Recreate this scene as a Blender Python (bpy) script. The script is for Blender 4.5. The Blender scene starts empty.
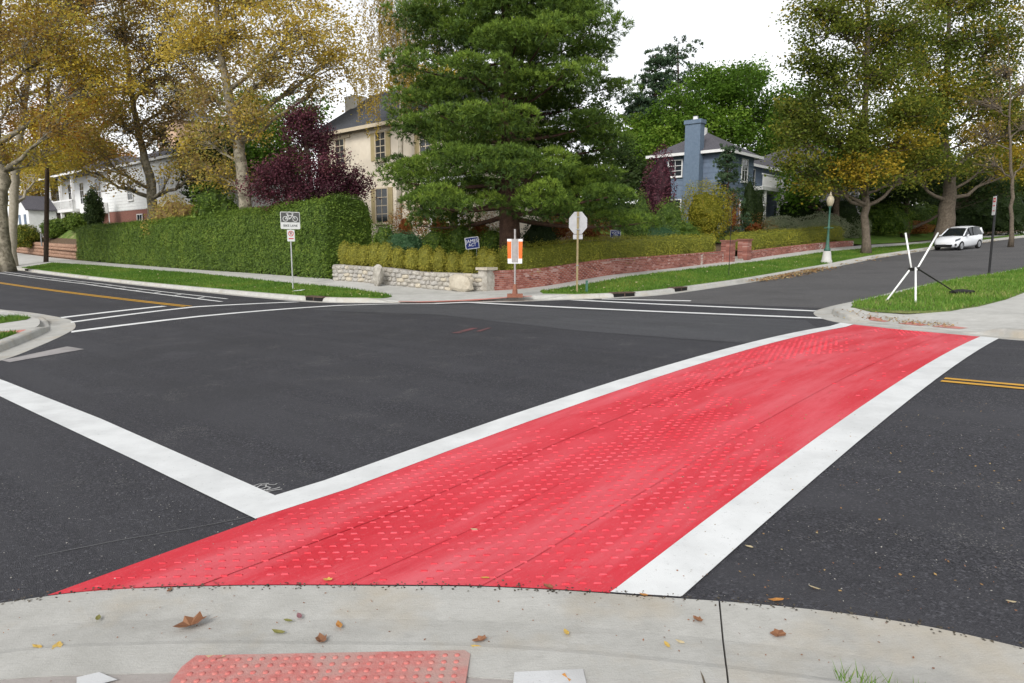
import bpy, bmesh, math, random
import numpy as np
from mathutils import Vector, Matrix, noise as mnoise
R = math.radians
scene = bpy.context.scene
COL = scene.collection
rng = np.random.default_rng(7)
random.seed(7)

# ------------------------------------------------------------------ camera, sky, sun, exposure
FPX, EYE, YH = 683.0, 1.6, 245.4                 # 24 mm lens on a 36 mm frame, eye height, horizon row
PITCH = math.atan((341.5 - YH) / FPX)
cam_d = bpy.data.cameras.new('camera'); cam_d.lens = FPX / 1024 * 36; cam_d.sensor_width = 36
cam_d.clip_end = 3000; cam_d.clip_start = 0.05
cam = bpy.data.objects.new('camera', cam_d); COL.objects.link(cam)
cam.location = (0, 0, EYE); cam.rotation_euler = (math.pi / 2 - PITCH, 0, 0)
scene.camera = cam

SUN_EL, SUN_AZ = R(36), R(200)                    # azimuth clockwise from +Y
world = bpy.data.worlds.new('World'); scene.world = world; world.use_nodes = True
nt = world.node_tree; nt.nodes.clear()
o_ = nt.nodes.new('ShaderNodeOutputWorld'); bg = nt.nodes.new('ShaderNodeBackground')
sky = nt.nodes.new('ShaderNodeTexSky'); sky.sky_type = 'NISHITA'; sky.sun_disc = False
sky.sun_elevation = SUN_EL; sky.sun_rotation = SUN_AZ; sky.air_density = 1.0; sky.dust_density = 1.0; sky.ozone_density = 1.0
hs = nt.nodes.new('ShaderNodeHueSaturation'); hs.inputs['Saturation'].default_value = 0.10
nt.links.new(sky.outputs[0], hs.inputs['Color']); nt.links.new(hs.outputs[0], bg.inputs['Color'])
bg.inputs['Strength'].default_value = 0.15
nt.links.new(bg.outputs[0], o_.inputs['Surface'])
sun_d = bpy.data.lights.new('sun', 'SUN'); sun_d.energy = 1.5; sun_d.angle = R(20); sun_d.color = (1.0, 0.96, 0.9)
sun = bpy.data.objects.new('sun', sun_d); COL.objects.link(sun)
sd = Vector((math.sin(SUN_AZ) * math.cos(SUN_EL), math.cos(SUN_AZ) * math.cos(SUN_EL), math.sin(SUN_EL)))
sun.rotation_euler = sd.to_track_quat('Z', 'Y').to_euler(); sun.location = (0, 0, 60)
vs = scene.view_settings; vs.view_transform = 'Standard'; vs.look = 'None'; vs.gamma = 1.0; vs.use_curve_mapping = False
vs.exposure = 0.6
scene.render.engine = 'CYCLES'
scene.cycles.max_bounces = 6; scene.cycles.diffuse_bounces = 3; scene.cycles.transmission_bounces = 3

# ------------------------------------------------------------------ street frame: u runs up the left street, v up the right one
ANG = R(48.2); VC = 8.74
ax = np.array([-math.sin(ANG), math.cos(ANG)]); bx_ = np.array([math.cos(ANG), math.sin(ANG)])
GRv = [-100, 13, 20, 25, 30.5, 38, 47, 60, 90, 200, 400]; GRz = [0, 0, .1, .2, .35, .70, 1.08, 1.65, 2.9, 6, 9]
def XY(u, v):
    return u * ax[0] + (v + VC) * bx_[0], u * ax[1] + (v + VC) * bx_[1]
def UV(x, y):
    return x * ax[0] + y * ax[1], x * bx_[0] + y * bx_[1] - VC
def T(u, v):                                       # height of the carriageway (crown, cross fall, hill)
    uc = np.clip(u, -60, 110)
    return -.0249 * uc + .0094 * np.clip(v, -60, 60) + .0003 * uc * np.abs(uc) + .153 * (1 - np.clip(np.abs(v) / 6, 0, 1) ** 2) + np.interp(v, GRv, GRz)
def SS(x):
    x = np.clip(x, 0, 1); return x * x * (3 - 2 * x)
def TB(u, v):                                      # with the bank behind the far kerbs
    return T(u, v) + np.maximum(.35 * SS((v - 5.0) / 4.5) * SS((u - 19) / 6), .30 * SS((u - 12.8) / 3.2) * SS((v - 11) / 7))
WL = [(110, 11.6), (70, 11.0), (55, 11.0), (36.6, 10.1), (26.8, 8.9), (25.8, 8.5), (23, 8.65), (21, 9.2), (19.1, 9.7), (18.05, 10.2),
      (17.75, 11.6), (17.4, 14), (17.1, 17), (17.1, 21), (17.2, 26), (17.0, 30), (16.7, 34), (16.0, 41.6), (14.4, 50.6), (12.2, 60), (7.2, 90), (0, 130)]
def wall_dist(u, v):
    return np.minimum(np.asarray(v) - 9.6, np.asarray(u) - (17.3 - np.clip(np.asarray(v) - 34, 0, 60) * .16))
def YD(u, v):                                      # garden level behind the walls
    d = wall_dist(u, v)
    return TB(u, v) + 1.5 * SS((v - 12.4) / 3) * SS((u - 56) / 8) + .72 - .60 * SS((np.asarray(v) - 43) / 5) * SS((40 - np.asarray(u)) / 10) + .10 * np.clip(d, 0, 14) + .03 * np.clip(d - 14, 0, 60)
def P(u, v, z=0.0):
    x, y = XY(u, v); return (float(x), float(y), float(z))
def at(px, py, Y):                                 # bearing from the camera station and distance ahead -> point
    cx = (px - 512) / FPX; cy = -(py - 341.5) / FPX
    r = (cx, math.cos(PITCH) + cy * math.sin(PITCH), -math.sin(PITCH) + cy * math.cos(PITCH))
    t = Y / r[1]; return np.array([r[0] * t, Y, EYE + r[2] * t])

# ------------------------------------------------------------------ materials
MATS = {}
def newmat(name):
    m = bpy.data.materials.new(name); m.use_nodes = True; MATS[name] = m
    n = m.node_tree; n.nodes.clear()
    out = n.nodes.new('ShaderNodeOutputMaterial'); b = n.nodes.new('ShaderNodeBsdfPrincipled')
    n.links.new(b.outputs[0], out.inputs[0]); b.inputs['Specular IOR Level'].default_value = .3
    return m, n, b, out
def c4(c): return (c[0], c[1], c[2], 1)
def nz(n, scale, detail=4, rough=.6, vec=None, lac=2.0):
    t = n.nodes.new('ShaderNodeTexNoise'); t.inputs['Scale'].default_value = scale
    t.inputs['Detail'].default_value = detail; t.inputs['Roughness'].default_value = rough
    if vec is not None: n.links.new(vec, t.inputs['Vector'])
    return t.outputs['Fac']
def mp(n, sock, a, b, c=0, d=1):
    r = n.nodes.new('ShaderNodeMapRange'); r.inputs[1].default_value = a; r.inputs[2].default_value = b
    r.inputs[3].default_value = c; r.inputs[4].default_value = d; n.links.new(sock, r.inputs[0]); return r.outputs[0]
def mx(n, fac, a, b, mode='MIX'):
    m = n.nodes.new('ShaderNodeMix'); m.data_type = 'RGBA'; m.blend_type = mode
    if isinstance(fac, (int, float)): m.inputs[0].default_value = fac
    else: n.links.new(fac, m.inputs[0])
    for i, s in ((6, a), (7, b)):
        if isinstance(s, tuple): m.inputs[i].default_value = c4(s)
        else: n.links.new(s, m.inputs[i])
    return m.outputs[2]
def pos(n, street=False, sc=(1, 1, 1)):
    g = n.nodes.new('ShaderNodeNewGeometry'); o = g.outputs['Position']
    if street:                                     # turn into the street frame: x along v, y along u
        r = n.nodes.new('ShaderNodeMapping'); n.links.new(o, r.inputs['Vector']); r.inputs['Rotation'].default_value = (0, 0, -ANG); o = r.outputs[0]
    m = n.nodes.new('ShaderNodeMapping'); n.links.new(o, m.inputs['Vector']); m.inputs['Scale'].default_value = sc
    return m.outputs[0]
def bump(n, b, h, dist, strength=1.0):
    u = n.nodes.new('ShaderNodeBump'); u.inputs['Distance'].default_value = dist; u.inputs['Strength'].default_value = strength
    n.links.new(h, u.inputs['Height']); n.links.new(u.outputs[0], b.inputs['Normal'])
def pm(name, c1, c2, scale=4.0, rough=.8, bd=0.0, bs=40.0, lo=.35, hi=.65, spec=.3, metal=0.0, c3=None, s3=.4):
    m, n, b, out = newmat(name); p = pos(n)
    col = mx(n, mp(n, nz(n, scale, 5, .65, p), lo, hi), c1, c2)
    if c3: col = mx(n, mp(n, nz(n, s3, 3, .5, p), .45, .65), col, c3)
    n.links.new(col, b.inputs['Base Color']); b.inputs['Roughness'].default_value = rough
    b.inputs['Specular IOR Level'].default_value = spec; b.inputs['Metallic'].default_value = metal
    if bd: bump(n, b, nz(n, bs, 4, .7, p), bd)
    return m

def asphalt(name, dark, light, patch, gain=1.0):
    m, n, b, out = newmat(name); p = pos(n)
    def cells(sc):
        v = n.nodes.new('ShaderNodeTexVoronoi'); v.inputs['Scale'].default_value = sc; n.links.new(p, v.inputs['Vector'])
        s_ = n.nodes.new('ShaderNodeSeparateColor'); n.links.new(v.outputs['Color'], s_.inputs[0]); return s_.outputs[0], v.outputs['Distance']
    a1, d1 = cells(150); a2, d2 = cells(85)
    col = mx(n, mp(n, a1, .0, 1.0), dark, light)                                     # fine aggregate
    col = mx(n, mp(n, a2, .84, .99, 0, .7), col, tuple(x * 2.1 for x in light))       # pale chips
    col = mx(n, mp(n, a2, .28, .02, 0, .6), col, tuple(x * .45 for x in dark))       # dark voids
    ps_ = pos(n, True, (2.6, .22, 1))                                                # paver and tyre streaks along the street
    col = mx(n, mp(n, nz(n, 1.0, 3, .5, ps_), .40, .68, 0, .7), col, patch)
    col = mx(n, mp(n, nz(n, .30, 4, .6, p), .48, .66, 0, .55), col, tuple(x * .62 for x in patch))
    col = mx(n, mp(n, nz(n, .75, 3, .5, p), .60, .76, 0, .35), col, tuple(x * 1.5 for x in patch))
    w_ = mp(n, nz(n, 1.3, 4, .7, p), .56, .72); g_ = mp(n, a1, .86, .9)
    mm = n.nodes.new('ShaderNodeMath'); mm.operation = 'MULTIPLY'; n.links.new(w_, mm.inputs[0]); n.links.new(g_, mm.inputs[1])
    col = mx(n, mm.outputs[0], col, (.24, .235, .225))                               # loose pale grit
    n.links.new(col, b.inputs['Base Color']); b.inputs['Roughness'].default_value = .8
    bump(n, b, d1, .006, .9)
    return m
asphalt('asphalt_new', (.020, .020, .026), (.066, .066, .075), (.058, .058, .066))
asphalt('asphalt_old', (.065, .063, .065), (.135, .132, .134), (.105, .103, .107))
asphalt('asphalt_patch', (.036, .037, .043), (.098, .099, .108), (.085, .087, .096))

def paint(name, c, worn, amount=.12, rough=.6):
    m, n, b, out = newmat(name); p = pos(n)
    w1 = mp(n, nz(n, 30, 5, .8, p), .60, .72); w2 = mp(n, nz(n, 2.2, 4, .6, p), .40, .75, 0, amount)
    col = mx(n, w2, c, worn); mmx = n.nodes.new('ShaderNodeMath'); mmx.operation = 'MULTIPLY'; n.links.new(w1, mmx.inputs[0]); mmx.inputs[1].default_value = min(1, amount * 3)
    col = mx(n, mmx.outputs[0], col, worn)
    n.links.new(col, b.inputs['Base Color']); b.inputs['Roughness'].default_value = rough
    bump(n, b, nz(n, 140, 3, .7, p), .003, .6); return m
paint('paint_white', (.72, .735, .74), (.40, .41, .41), .5)
paint('paint_white_far', (.78, .79, .79), (.40, .40, .40), .3)
paint('paint_worn', (.62, .63, .64), (.36, .355, .345), .75)
paint('paint_faded', (.34, .32, .32), (.12, .12, .12), .7)
paint('paint_ghost', (.13, .13, .135), (.06, .06, .065), .7)
paint('paint_yellow', (.62, .33, .03), (.25, .16, .05), .35)
paint('chalk', (.55, .55, .55), (.10, .10, .10), .8)
paint('paint_red_dull', (.55, .19, .16), (.42, .36, .32), .55)
paint('paint_red_mark', (.16, .065, .07), (.06, .055, .058), .8)
# red crossing surface: sheet with paler scuffs and deeper red blotches
m, n, b, out = newmat('red_surface'); p = pos(n)
ps = pos(n, True, (.35, 1.2, 1))
base = mx(n, mp(n, nz(n, 1.6, 5, .65, ps), .38, .66), (.57, .026, .042), (.64, .060, .082))
base = mx(n, mp(n, nz(n, 1.3, 5, .65, pos(n, True, (.22, 1.7, 1))), .46, .74, 0, .85), base, (.70, .15, .18))
base = mx(n, mp(n, nz(n, 55, 4, .8, p), .58, .74, 0, .55), base, (.72, .20, .21))
base = mx(n, mp(n, nz(n, 3.1, 4, .6, ps), .60, .72, 0, .65), base, (.50, .014, .030))
base = mx(n, mp(n, nz(n, 9, 6, .75, p), .60, .72, 0, .35), base, (.30, .06, .07))
base = mx(n, mp(n, nz(n, 26, 6, .85, pos(n, True, (.5, 1.3, 1))), .55, .72, 0, .5), base, (.66, .19, .21))
n.links.new(base, b.inputs['Base Color']); b.inputs['Roughness'].default_value = .72
bump(n, b, nz(n, 60, 4, .7, p), .004, .7)
pm('red_lug', (.60, .028, .048), (.69, .13, .165), 4, .5, .002, 120, .42, .80)

def concrete(name, c1, c2, stain, warm=None):
    m, n, b, out = newmat(name); p = pos(n)
    col = mx(n, mp(n, nz(n, 3.0, 6, .7, p), .35, .68), c1, c2)
    col = mx(n, mp(n, nz(n, .9, 5, .65, p), .52, .72, 0, .7), col, stain)
    col = mx(n, mp(n, nz(n, 130, 4, .8, p), .58, .75, 0, .55), col, tuple(x * .55 for x in stain))
    col = mx(n, mp(n, nz(n, 14, 4, .7, pos(n, False, (1, 9, 1))), .50, .72, 0, .35), col, stain)      # broom marks
    if warm: col = mx(n, mp(n, nz(n, 1.7, 4, .6, p), .5, .7, 0, .6), col, warm)
    n.links.new(col, b.inputs['Base Color']); b.inputs['Roughness'].default_value = .85
    bump(n, b, nz(n, 90, 5, .75, p), .004, .8); return m
concrete('concrete', (.44, .435, .41), (.54, .535, .51), (.34, .335, .315))
concrete('concrete_kerb', (.40, .395, .37), (.50, .495, .47), (.25, .24, .22), (.42, .36, .27))
concrete('concrete_old', (.36, .33, .31), (.44, .41, .39), (.28, .25, .24))
concrete('concrete_pale', (.54, .56, .54), (.60, .61, .59), (.47, .48, .46))
pm('joint_dirt', (.10, .08, .06), (.16, .13, .09), 20, .95)
pm('soil', (.055, .04, .028), (.10, .075, .05), 6, .95, .02, 20)
pm('mulch', (.085, .055, .035), (.16, .11, .07), 9, .95, .03, 30)
m, n, b, out = newmat('turf'); p = pos(n)
col = mx(n, mp(n, nz(n, 22, 5, .75, p), .35, .65), (.075, .165, .018), (.15, .27, .035))
col = mx(n, mp(n, nz(n, 1.3, 5, .7, p), .50, .72, 0, .75), col, (.22, .25, .05))
n.links.new(col, b.inputs['Base Color']); b.inputs['Roughness'].default_value = .9
bump(n, b, nz(n, 45, 4, .8, p), .05, 1)
m, n, b, out = newmat('turf_dry'); p = pos(n)
col = mx(n, mp(n, nz(n, 22, 5, .75, p), .35, .65), (.075, .15, .02), (.14, .22, .04))
col = mx(n, mp(n, nz(n, 1.1, 5, .7, p), .48, .68, 0, .7), col, (.36, .31, .16))
n.links.new(col, b.inputs['Base Color']); b.inputs['Roughness'].default_value = .9
bump(n, b, nz(n, 45, 4, .8, p), .05, 1)

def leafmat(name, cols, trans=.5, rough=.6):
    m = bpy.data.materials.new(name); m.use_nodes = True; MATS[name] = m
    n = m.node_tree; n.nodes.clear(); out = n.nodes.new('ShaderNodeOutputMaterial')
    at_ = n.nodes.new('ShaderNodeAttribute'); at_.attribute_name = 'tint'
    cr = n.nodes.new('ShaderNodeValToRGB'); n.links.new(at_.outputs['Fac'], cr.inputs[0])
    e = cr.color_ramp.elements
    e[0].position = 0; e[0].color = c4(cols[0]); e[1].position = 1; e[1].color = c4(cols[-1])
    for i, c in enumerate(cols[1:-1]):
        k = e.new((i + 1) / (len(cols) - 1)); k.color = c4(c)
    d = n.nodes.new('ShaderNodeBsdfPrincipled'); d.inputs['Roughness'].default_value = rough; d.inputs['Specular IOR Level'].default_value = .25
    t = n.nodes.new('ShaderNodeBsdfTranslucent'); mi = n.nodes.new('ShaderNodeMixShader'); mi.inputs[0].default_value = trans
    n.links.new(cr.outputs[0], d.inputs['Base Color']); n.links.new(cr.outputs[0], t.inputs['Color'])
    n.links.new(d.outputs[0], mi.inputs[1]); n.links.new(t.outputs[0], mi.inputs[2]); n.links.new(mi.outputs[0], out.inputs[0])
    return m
leafmat('leaf_plane_gold', [(0.300, 0.190, 0.060), (0.480, 0.320, 0.065), (0.400, 0.380, 0.075), (0.620, 0.440, 0.065), (0.720, 0.560, 0.075)])
leafmat('leaf_plane_brown', [(0.300, 0.210, 0.100), (0.450, 0.320, 0.100), (0.370, 0.360, 0.095), (0.540, 0.390, 0.095), (0.660, 0.510, 0.090)])
leafmat('leaf_plane_green', [(0.080, 0.110, 0.018), (0.140, 0.180, 0.027), (0.210, 0.240, 0.034), (0.300, 0.270, 0.038), (0.460, 0.330, 0.034)])
leafmat('leaf_green', [(0.060, 0.120, 0.014), (0.110, 0.210, 0.024), (0.160, 0.280, 0.034), (0.220, 0.330, 0.040)])
leafmat('leaf_dark', [(0.025, 0.045, 0.012), (0.040, 0.070, 0.018), (0.065, 0.100, 0.025)])
leafmat('leaf_hedge', [(0.050, 0.090, 0.013), (0.090, 0.150, 0.020), (0.140, 0.215, 0.026), (0.190, 0.220, 0.036)], .2)
leafmat('leaf_box', [(0.200, 0.200, 0.035), (0.300, 0.290, 0.045), (0.390, 0.360, 0.055), (0.470, 0.410, 0.060)], .25)
leafmat('leaf_lowhedge', [(0.150, 0.170, 0.024), (0.250, 0.260, 0.034), (0.360, 0.350, 0.045), (0.460, 0.420, 0.055)], .25)
leafmat('leaf_plum', [(0.045, 0.014, 0.022), (0.085, 0.024, 0.038), (0.130, 0.038, 0.055), (0.180, 0.060, 0.070)], .2)
leafmat('leaf_birch', [(.26, .18, .03), (.36, .25, .04), (.44, .32, .05), (.28, .24, .05)], .4)
leafmat('leaf_rust', [(.20, .06, .02), (.32, .11, .03), (.36, .20, .05), (.16, .12, .03), (.42, .26, .08)])
leafmat('leaf_orange', [(.30, .13, .02), (.42, .20, .02), (.50, .30, .03)])
leafmat('leaf_ygreen', [(0.180, 0.190, 0.020), (0.280, 0.270, 0.030), (0.380, 0.340, 0.035), (0.440, 0.320, 0.045)])
leafmat('leaf_pale', [(.22, .26, .15), (.32, .36, .22), (.40, .42, .30), (.20, .20, .08)])
leafmat('leaf_juniper', [(.05, .12, .05), (.09, .18, .08), (.14, .24, .12)])
leafmat('needle_pine', [(0.035, 0.070, 0.012), (0.075, 0.130, 0.018), (0.125, 0.200, 0.024), (0.200, 0.285, 0.034)], .15)
leafmat('needle_spruce', [(0.030, 0.060, 0.030), (0.050, 0.090, 0.042), (0.080, 0.125, 0.060)], .1)
leafmat('grass_blade', [(0.055, 0.130, 0.014), (0.090, 0.190, 0.022), (0.140, 0.240, 0.030), (0.260, 0.260, 0.060)], .3)
leafmat('grass_dry', [(.08, .18, .02), (.12, .24, .03), (.18, .28, .045), (.40, .35, .16)], .3)
leafmat('litter', [(.30, .16, .06), (.45, .30, .12), (.20, .10, .05), (.50, .42, .22)], .2)
leafmat('fallen_brown', [(.22, .10, .05), (.30, .15, .08), (.18, .08, .045)], .15)
leafmat('fallen_yellow', [(.60, .36, .06), (.66, .46, .12), (.55, .40, .16)], .2)
leafmat('fallen_olive', [(.20, .20, .06), (.26, .24, .08)], .2)
leafmat('fallen_mauve', [(.22, .10, .12), (.28, .14, .15)], .2)
leafmat('fallen_pale', [(.55, .45, .26), (.62, .52, .34)], .2)
m, n, b, out = newmat('bark_plane'); p = pos(n)
col = mx(n, mp(n, nz(n, 2.6, 4, .6, p), .42, .56), (.14, .125, .09), (.28, .25, .19))
col = mx(n, mp(n, nz(n, 5.5, 4, .6, p), .56, .66), col, (.09, .075, .05))
n.links.new(col, b.inputs['Base Color']); b.inputs['Roughness'].default_value = .85; bump(n, b, nz(n, 14, 5, .7, p), .03, .8)
pm('bark_brown', (.06, .042, .03), (.13, .095, .07), 7, .9, .05, 12)
pm('bark_grey', (.085, .068, .05), (.16, .13, .10), 7, .9, .03, 14)
pm('bark_pine', (.05, .028, .02), (.11, .062, .042), 6, .9, .06, 9)
pm('bark_pale', (.30, .27, .21), (.42, .38, .31), 6, .9, .02, 20)
pm('throat_shade', (.008, .008, .008), (.014, .013, .012), 5, .95)  # near-black colour standing in for the shade inside the drain openings
pm('rust_iron', (.07, .045, .035), (.12, .08, .06), 14, .85)
pm('steel', (.42, .43, .43), (.50, .51, .51), 6, .45, metal=.6)
pm('steel_dull', (.36, .36, .37), (.43, .43, .44), 5, .6, metal=.2)
pm('tan_post', (.24, .19, .10), (.30, .24, .13), 8, .7)
pm('black_metal', (.012, .012, .014), (.02, .02, .022), 6, .5)
pm('sign_white', (.74, .75, .75), (.80, .80, .80), 4, .45)
pm('sign_black', (.02, .02, .022), (.03, .03, .032), 4, .5)
pm('sign_grey', (.10, .10, .10), (.13, .13, .13), 4, .5)
pm('sign_red', (.62, .04, .05), (.66, .06, .07), 4, .45)
pm('sign_orange', (.62, .13, .02), (.70, .17, .03), 4, .5)
pm('sign_blue', (.015, .03, .16), (.02, .04, .2), 4, .5)
pm('wood_grey', (.30, .27, .26), (.38, .36, .35), 9, .8)
pm('wood_base', (.20, .08, .05), (.28, .12, .08), 9, .8)
pm('pvc_white', (.78, .79, .78), (.83, .83, .82), 3, .4)
pm('strap_black', (.012, .012, .012), (.03, .028, .025), 20, .8)
pm('lamp_green', (.035, .10, .075), (.06, .14, .105), 9, .55)
pm('lamp_glass', (.36, .31, .22), (.42, .37, .27), 5, .35)
pm('limestone', (.37, .345, .30), (.50, .47, .42), 9, .9, .03, 24, c3=(.30, .275, .235), s3=4.0)
pm('limestone_grey', (.29, .275, .25), (.42, .40, .37), 9, .9, .02, 20)
pm('boulder', (.42, .37, .29), (.53, .48, .39), 4, .9, .03, 14)
pm('mortar', (.33, .305, .27), (.43, .40, .36), 8, .95, .01, 40)
pm('brick_mortar', (.42, .36, .32), (.52, .46, .42), 8, .95)
leafmat('brick', [(.17, .06, .05), (.25, .09, .07), (.32, .13, .10), (.38, .19, .16), (.46, .31, .28)], 0.0, .9)
pm('brick_red', (.17, .075, .06), (.26, .12, .095), 8, .9)
pm('sandstone', (.26, .15, .10), (.38, .24, .17), 4, .9, .02, 16)
pm('stucco', (.64, .57, .46), (.70, .63, .52), 2.2, .9, .004, 60, c3=(.57, .51, .42), s3=.5)
pm('shutter', (.33, .27, .14), (.38, .31, .17), 5, .7)
pm('trim_cream', (.50, .43, .32), (.56, .48, .36), 5, .7)
pm('roof_dark', (.045, .05, .06), (.085, .09, .105), 9, .9, .01, 14)
pm('roof_grey', (.07, .068, .08), (.12, .115, .13), 9, .9, .01, 14)
pm('trim_white', (.70, .70, .70), (.76, .76, .75), 4, .6)
pm('siding_white', (.66, .67, .67), (.74, .75, .75), 3, .7)
pm('siding_blue', (.12, .165, .235), (.165, .215, .29), 3.5, .75, c3=(.12, .15, .205), s3=.8)
pm('chimney_blue', (.115, .16, .225), (.145, .195, .265), 5, .75, .006, 40)
pm('grey_wall', (.22, .21, .22), (.28, .27, .28), 3, .8)
pm('peach_wall', (.55, .38, .27), (.60, .43, .31), 2, .85)
pm('dark_timber', (.04, .028, .02), (.08, .055, .04), 6, .8)
m, n, b, out = newmat('window_glass'); b.inputs['Base Color'].default_value = (.025, .03, .035, 1); b.inputs['Roughness'].default_value = .08; b.inputs['Specular IOR Level'].default_value = .6
m, n, b, out = newmat('car_glass'); b.inputs['Base Color'].default_value = (.012, .015, .018, 1); b.inputs['Roughness'].default_value = .05; b.inputs['Specular IOR Level'].default_value = .6
m, n, b, out = newmat('car_white'); b.inputs['Base Color'].default_value = (.72, .74, .77, 1); b.inputs['Roughness'].default_value = .25; b.inputs['Coat Weight'].default_value = .6; b.inputs['Coat Roughness'].default_value = .08
m, n, b, out = newmat('car_black'); b.inputs['Base Color'].default_value = (.014, .014, .015, 1); b.inputs['Roughness'].default_value = .45
m, n, b, out = newmat('tyre'); b.inputs['Base Color'].default_value = (.015, .015, .015, 1); b.inputs['Roughness'].default_value = .85
m, n, b, out = newmat('rim'); b.inputs['Base Color'].default_value = (.45, .46, .48, 1); b.inputs['Roughness'].default_value = .3; b.inputs['Metallic'].default_value = .7
m, n, b, out = newmat('headlamp'); b.inputs['Base Color'].default_value = (.08, .09, .10, 1); b.inputs['Roughness'].default_value = .1

pm('plate_red', (.52, .16, .145), (.56, .27, .245), 26, .8, .004, 90, .35, .68, c3=(.46, .30, .27), s3=5)
pm('dome_red', (.52, .13, .12), (.56, .24, .21), 30, .8)
# ------------------------------------------------------------------ mesh helpers
def link(o): COL.objects.link(o); return o
class MB:
    """collects geometry in world space (or in the street frame when uv=True) and links it as ONE mesh object"""
    def __init__(s, uv=False): s.v = []; s.f = []; s.uv = uv; s.tint = None
    def add(s, v, f):
        k = len(s.v); s.v += [tuple(map(float, q)) for q in v]; s.f += [tuple(i + k for i in q) for q in f]; return s
    def box(s, x0, x1, y0, y1, z0, z1):
        return s.add([(x0, y0, z0), (x1, y0, z0), (x1, y1, z0), (x0, y1, z0), (x0, y0, z1), (x1, y0, z1), (x1, y1, z1), (x0, y1, z1)],
                     [(0, 3, 2, 1), (4, 5, 6, 7), (0, 1, 5, 4), (1, 2, 6, 5), (2, 3, 7, 6), (3, 0, 4, 7)])
    def prism(s, poly, axis, a, b):                # poly of 2-D points extruded along axis 0/1/2
        def q(p, t):
            r = [0, 0, 0]; o = [i for i in range(3) if i != axis]; r[o[0]] = p[0]; r[o[1]] = p[1]; r[axis] = t; return r
        n = len(poly)
        return s.add([q(p, a) for p in poly] + [q(p, b) for p in poly],
                     [tuple(range(n - 1, -1, -1)), tuple(range(n, 2 * n))] + [(i, (i + 1) % n, n + (i + 1) % n, n + i) for i in range(n)])
    def tube(s, pts, rad, n=6, cap=True):
        pts = [np.array(p, float) for p in pts]; m = len(pts)
        if not hasattr(rad, '__len__'): rad = [rad] * m
        vs_ = []; ref = np.array([.3, .9, .31])
        for i in range(m):
            t = pts[min(i + 1, m - 1)] - pts[max(i - 1, 0)]; t = t / (np.linalg.norm(t) + 1e-9)
            e1 = np.cross(t, ref); 
            if np.linalg.norm(e1) < .1: e1 = np.cross(t, np.array([1, 0, 0]))
            e1 /= np.linalg.norm(e1); e2 = np.cross(t, e1)
            for k in range(n):
                a = 2 * math.pi * k / n; vs_.append(pts[i] + rad[i] * (math.cos(a) * e1 + math.sin(a) * e2))
        fs = [(i * n + k, i * n + (k + 1) % n, (i + 1) * n + (k + 1) % n, (i + 1) * n + k) for i in range(m - 1) for k in range(n)]
        if cap: fs += [tuple(range(n - 1, -1, -1)), tuple(range((m - 1) * n, m * n))]
        return s.add(vs_, fs)
    def lathe(s, c, prof, n=12):                   # prof: (radius, z) from bottom up
        vs_ = [(c[0] + r * math.cos(2 * math.pi * k / n), c[1] + r * math.sin(2 * math.pi * k / n), c[2] + z) for r, z in prof for k in range(n)]
        m = len(prof)
        fs = [(i * n + k, i * n + (k + 1) % n, (i + 1) * n + (k + 1) % n, (i + 1) * n + k) for i in range(m - 1) for k in range(n)]
        fs += [tuple(range(n - 1, -1, -1)), tuple(range((m - 1) * n, m * n))]
        return s.add(vs_, fs)
    def build(s, name, mat, parent=None, smooth=False, loc=None):
        v = np.array(s.v, float).reshape(-1, 3)
        if s.uv and len(v):
            x, y = XY(v[:, 0], v[:, 1]); v = np.column_stack([x, y, v[:, 2]])
        if loc is not None: v = v - np.array(loc)
        me = bpy.data.meshes.new(name); me.from_pydata(v.tolist(), [], s.f)
        return fin(me, name, mat, parent, smooth, loc)
def fin(me, name, mat, parent=None, smooth=False, loc=None):
    if mat: me.materials.append(MATS[mat] if isinstance(mat, str) else mat)
    if smooth: me.polygons.foreach_set('use_smooth', [True] * len(me.polygons))
    me.update(); o = bpy.data.objects.new(name, me); link(o)
    if loc is not None: o.location = loc
    if parent is not None: adopt(o, parent)
    return o
def adopt(o, parent):
    o.parent = parent
    w = parent.matrix_world if parent.type != 'EMPTY' and parent.parent is None else None
    root = parent; M = Matrix.Identity(4); chain = []
    while root is not None: chain.append(root); root = root.parent
    for c in reversed(chain): M = M @ c.matrix_parent_inverse @ Matrix.LocRotScale(c.location, c.rotation_euler, c.scale)
    o.matrix_parent_inverse = M.inverted()
def tag(o, label=None, cat=None, group=None, kind=None):
    if label: o['label'] = label
    if cat: o['category'] = cat
    if group: o['group'] = group
    if kind: o['kind'] = kind
    return o
def thing(name, label, cat, loc, group=None):
    e = bpy.data.objects.new(name, None); link(e); e.location = tuple(map(float, loc)); e.empty_display_size = .3
    return tag(e, label, cat, group)
def quads(name, V, mat, parent=None, tint=None, nv=4, smooth=False):
    """fast mesh of N separate polygons with nv corners each; V has shape (N*nv, 3)"""
    V = np.ascontiguousarray(V, dtype=np.float32); N = len(V) // nv
    me = bpy.data.meshes.new(name); me.vertices.add(N * nv); me.vertices.foreach_set('co', V.ravel())
    me.loops.add(N * nv); me.loops.foreach_set('vertex_index', np.arange(N * nv, dtype=np.int32))
    me.polygons.add(N); me.polygons.foreach_set('loop_start', np.arange(0, N * nv, nv, dtype=np.int32))
    me.update(calc_edges=True)
    if tint is not None:
        a_ = me.attributes.new('tint', 'FLOAT', 'FACE'); a_.data.foreach_set('value', np.clip(tint, 0, 1).astype(np.float32))
    return fin(me, name, mat, parent, smooth)
def set_tint(o, val):
    me = o.data; a_ = me.attributes.new('tint', 'FLOAT', 'FACE')
    n_ = len(me.polygons); a_.data.foreach_set('value', (np.full(n_, val) if np.isscalar(val) else np.asarray(val)).astype(np.float32)); return o
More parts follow.
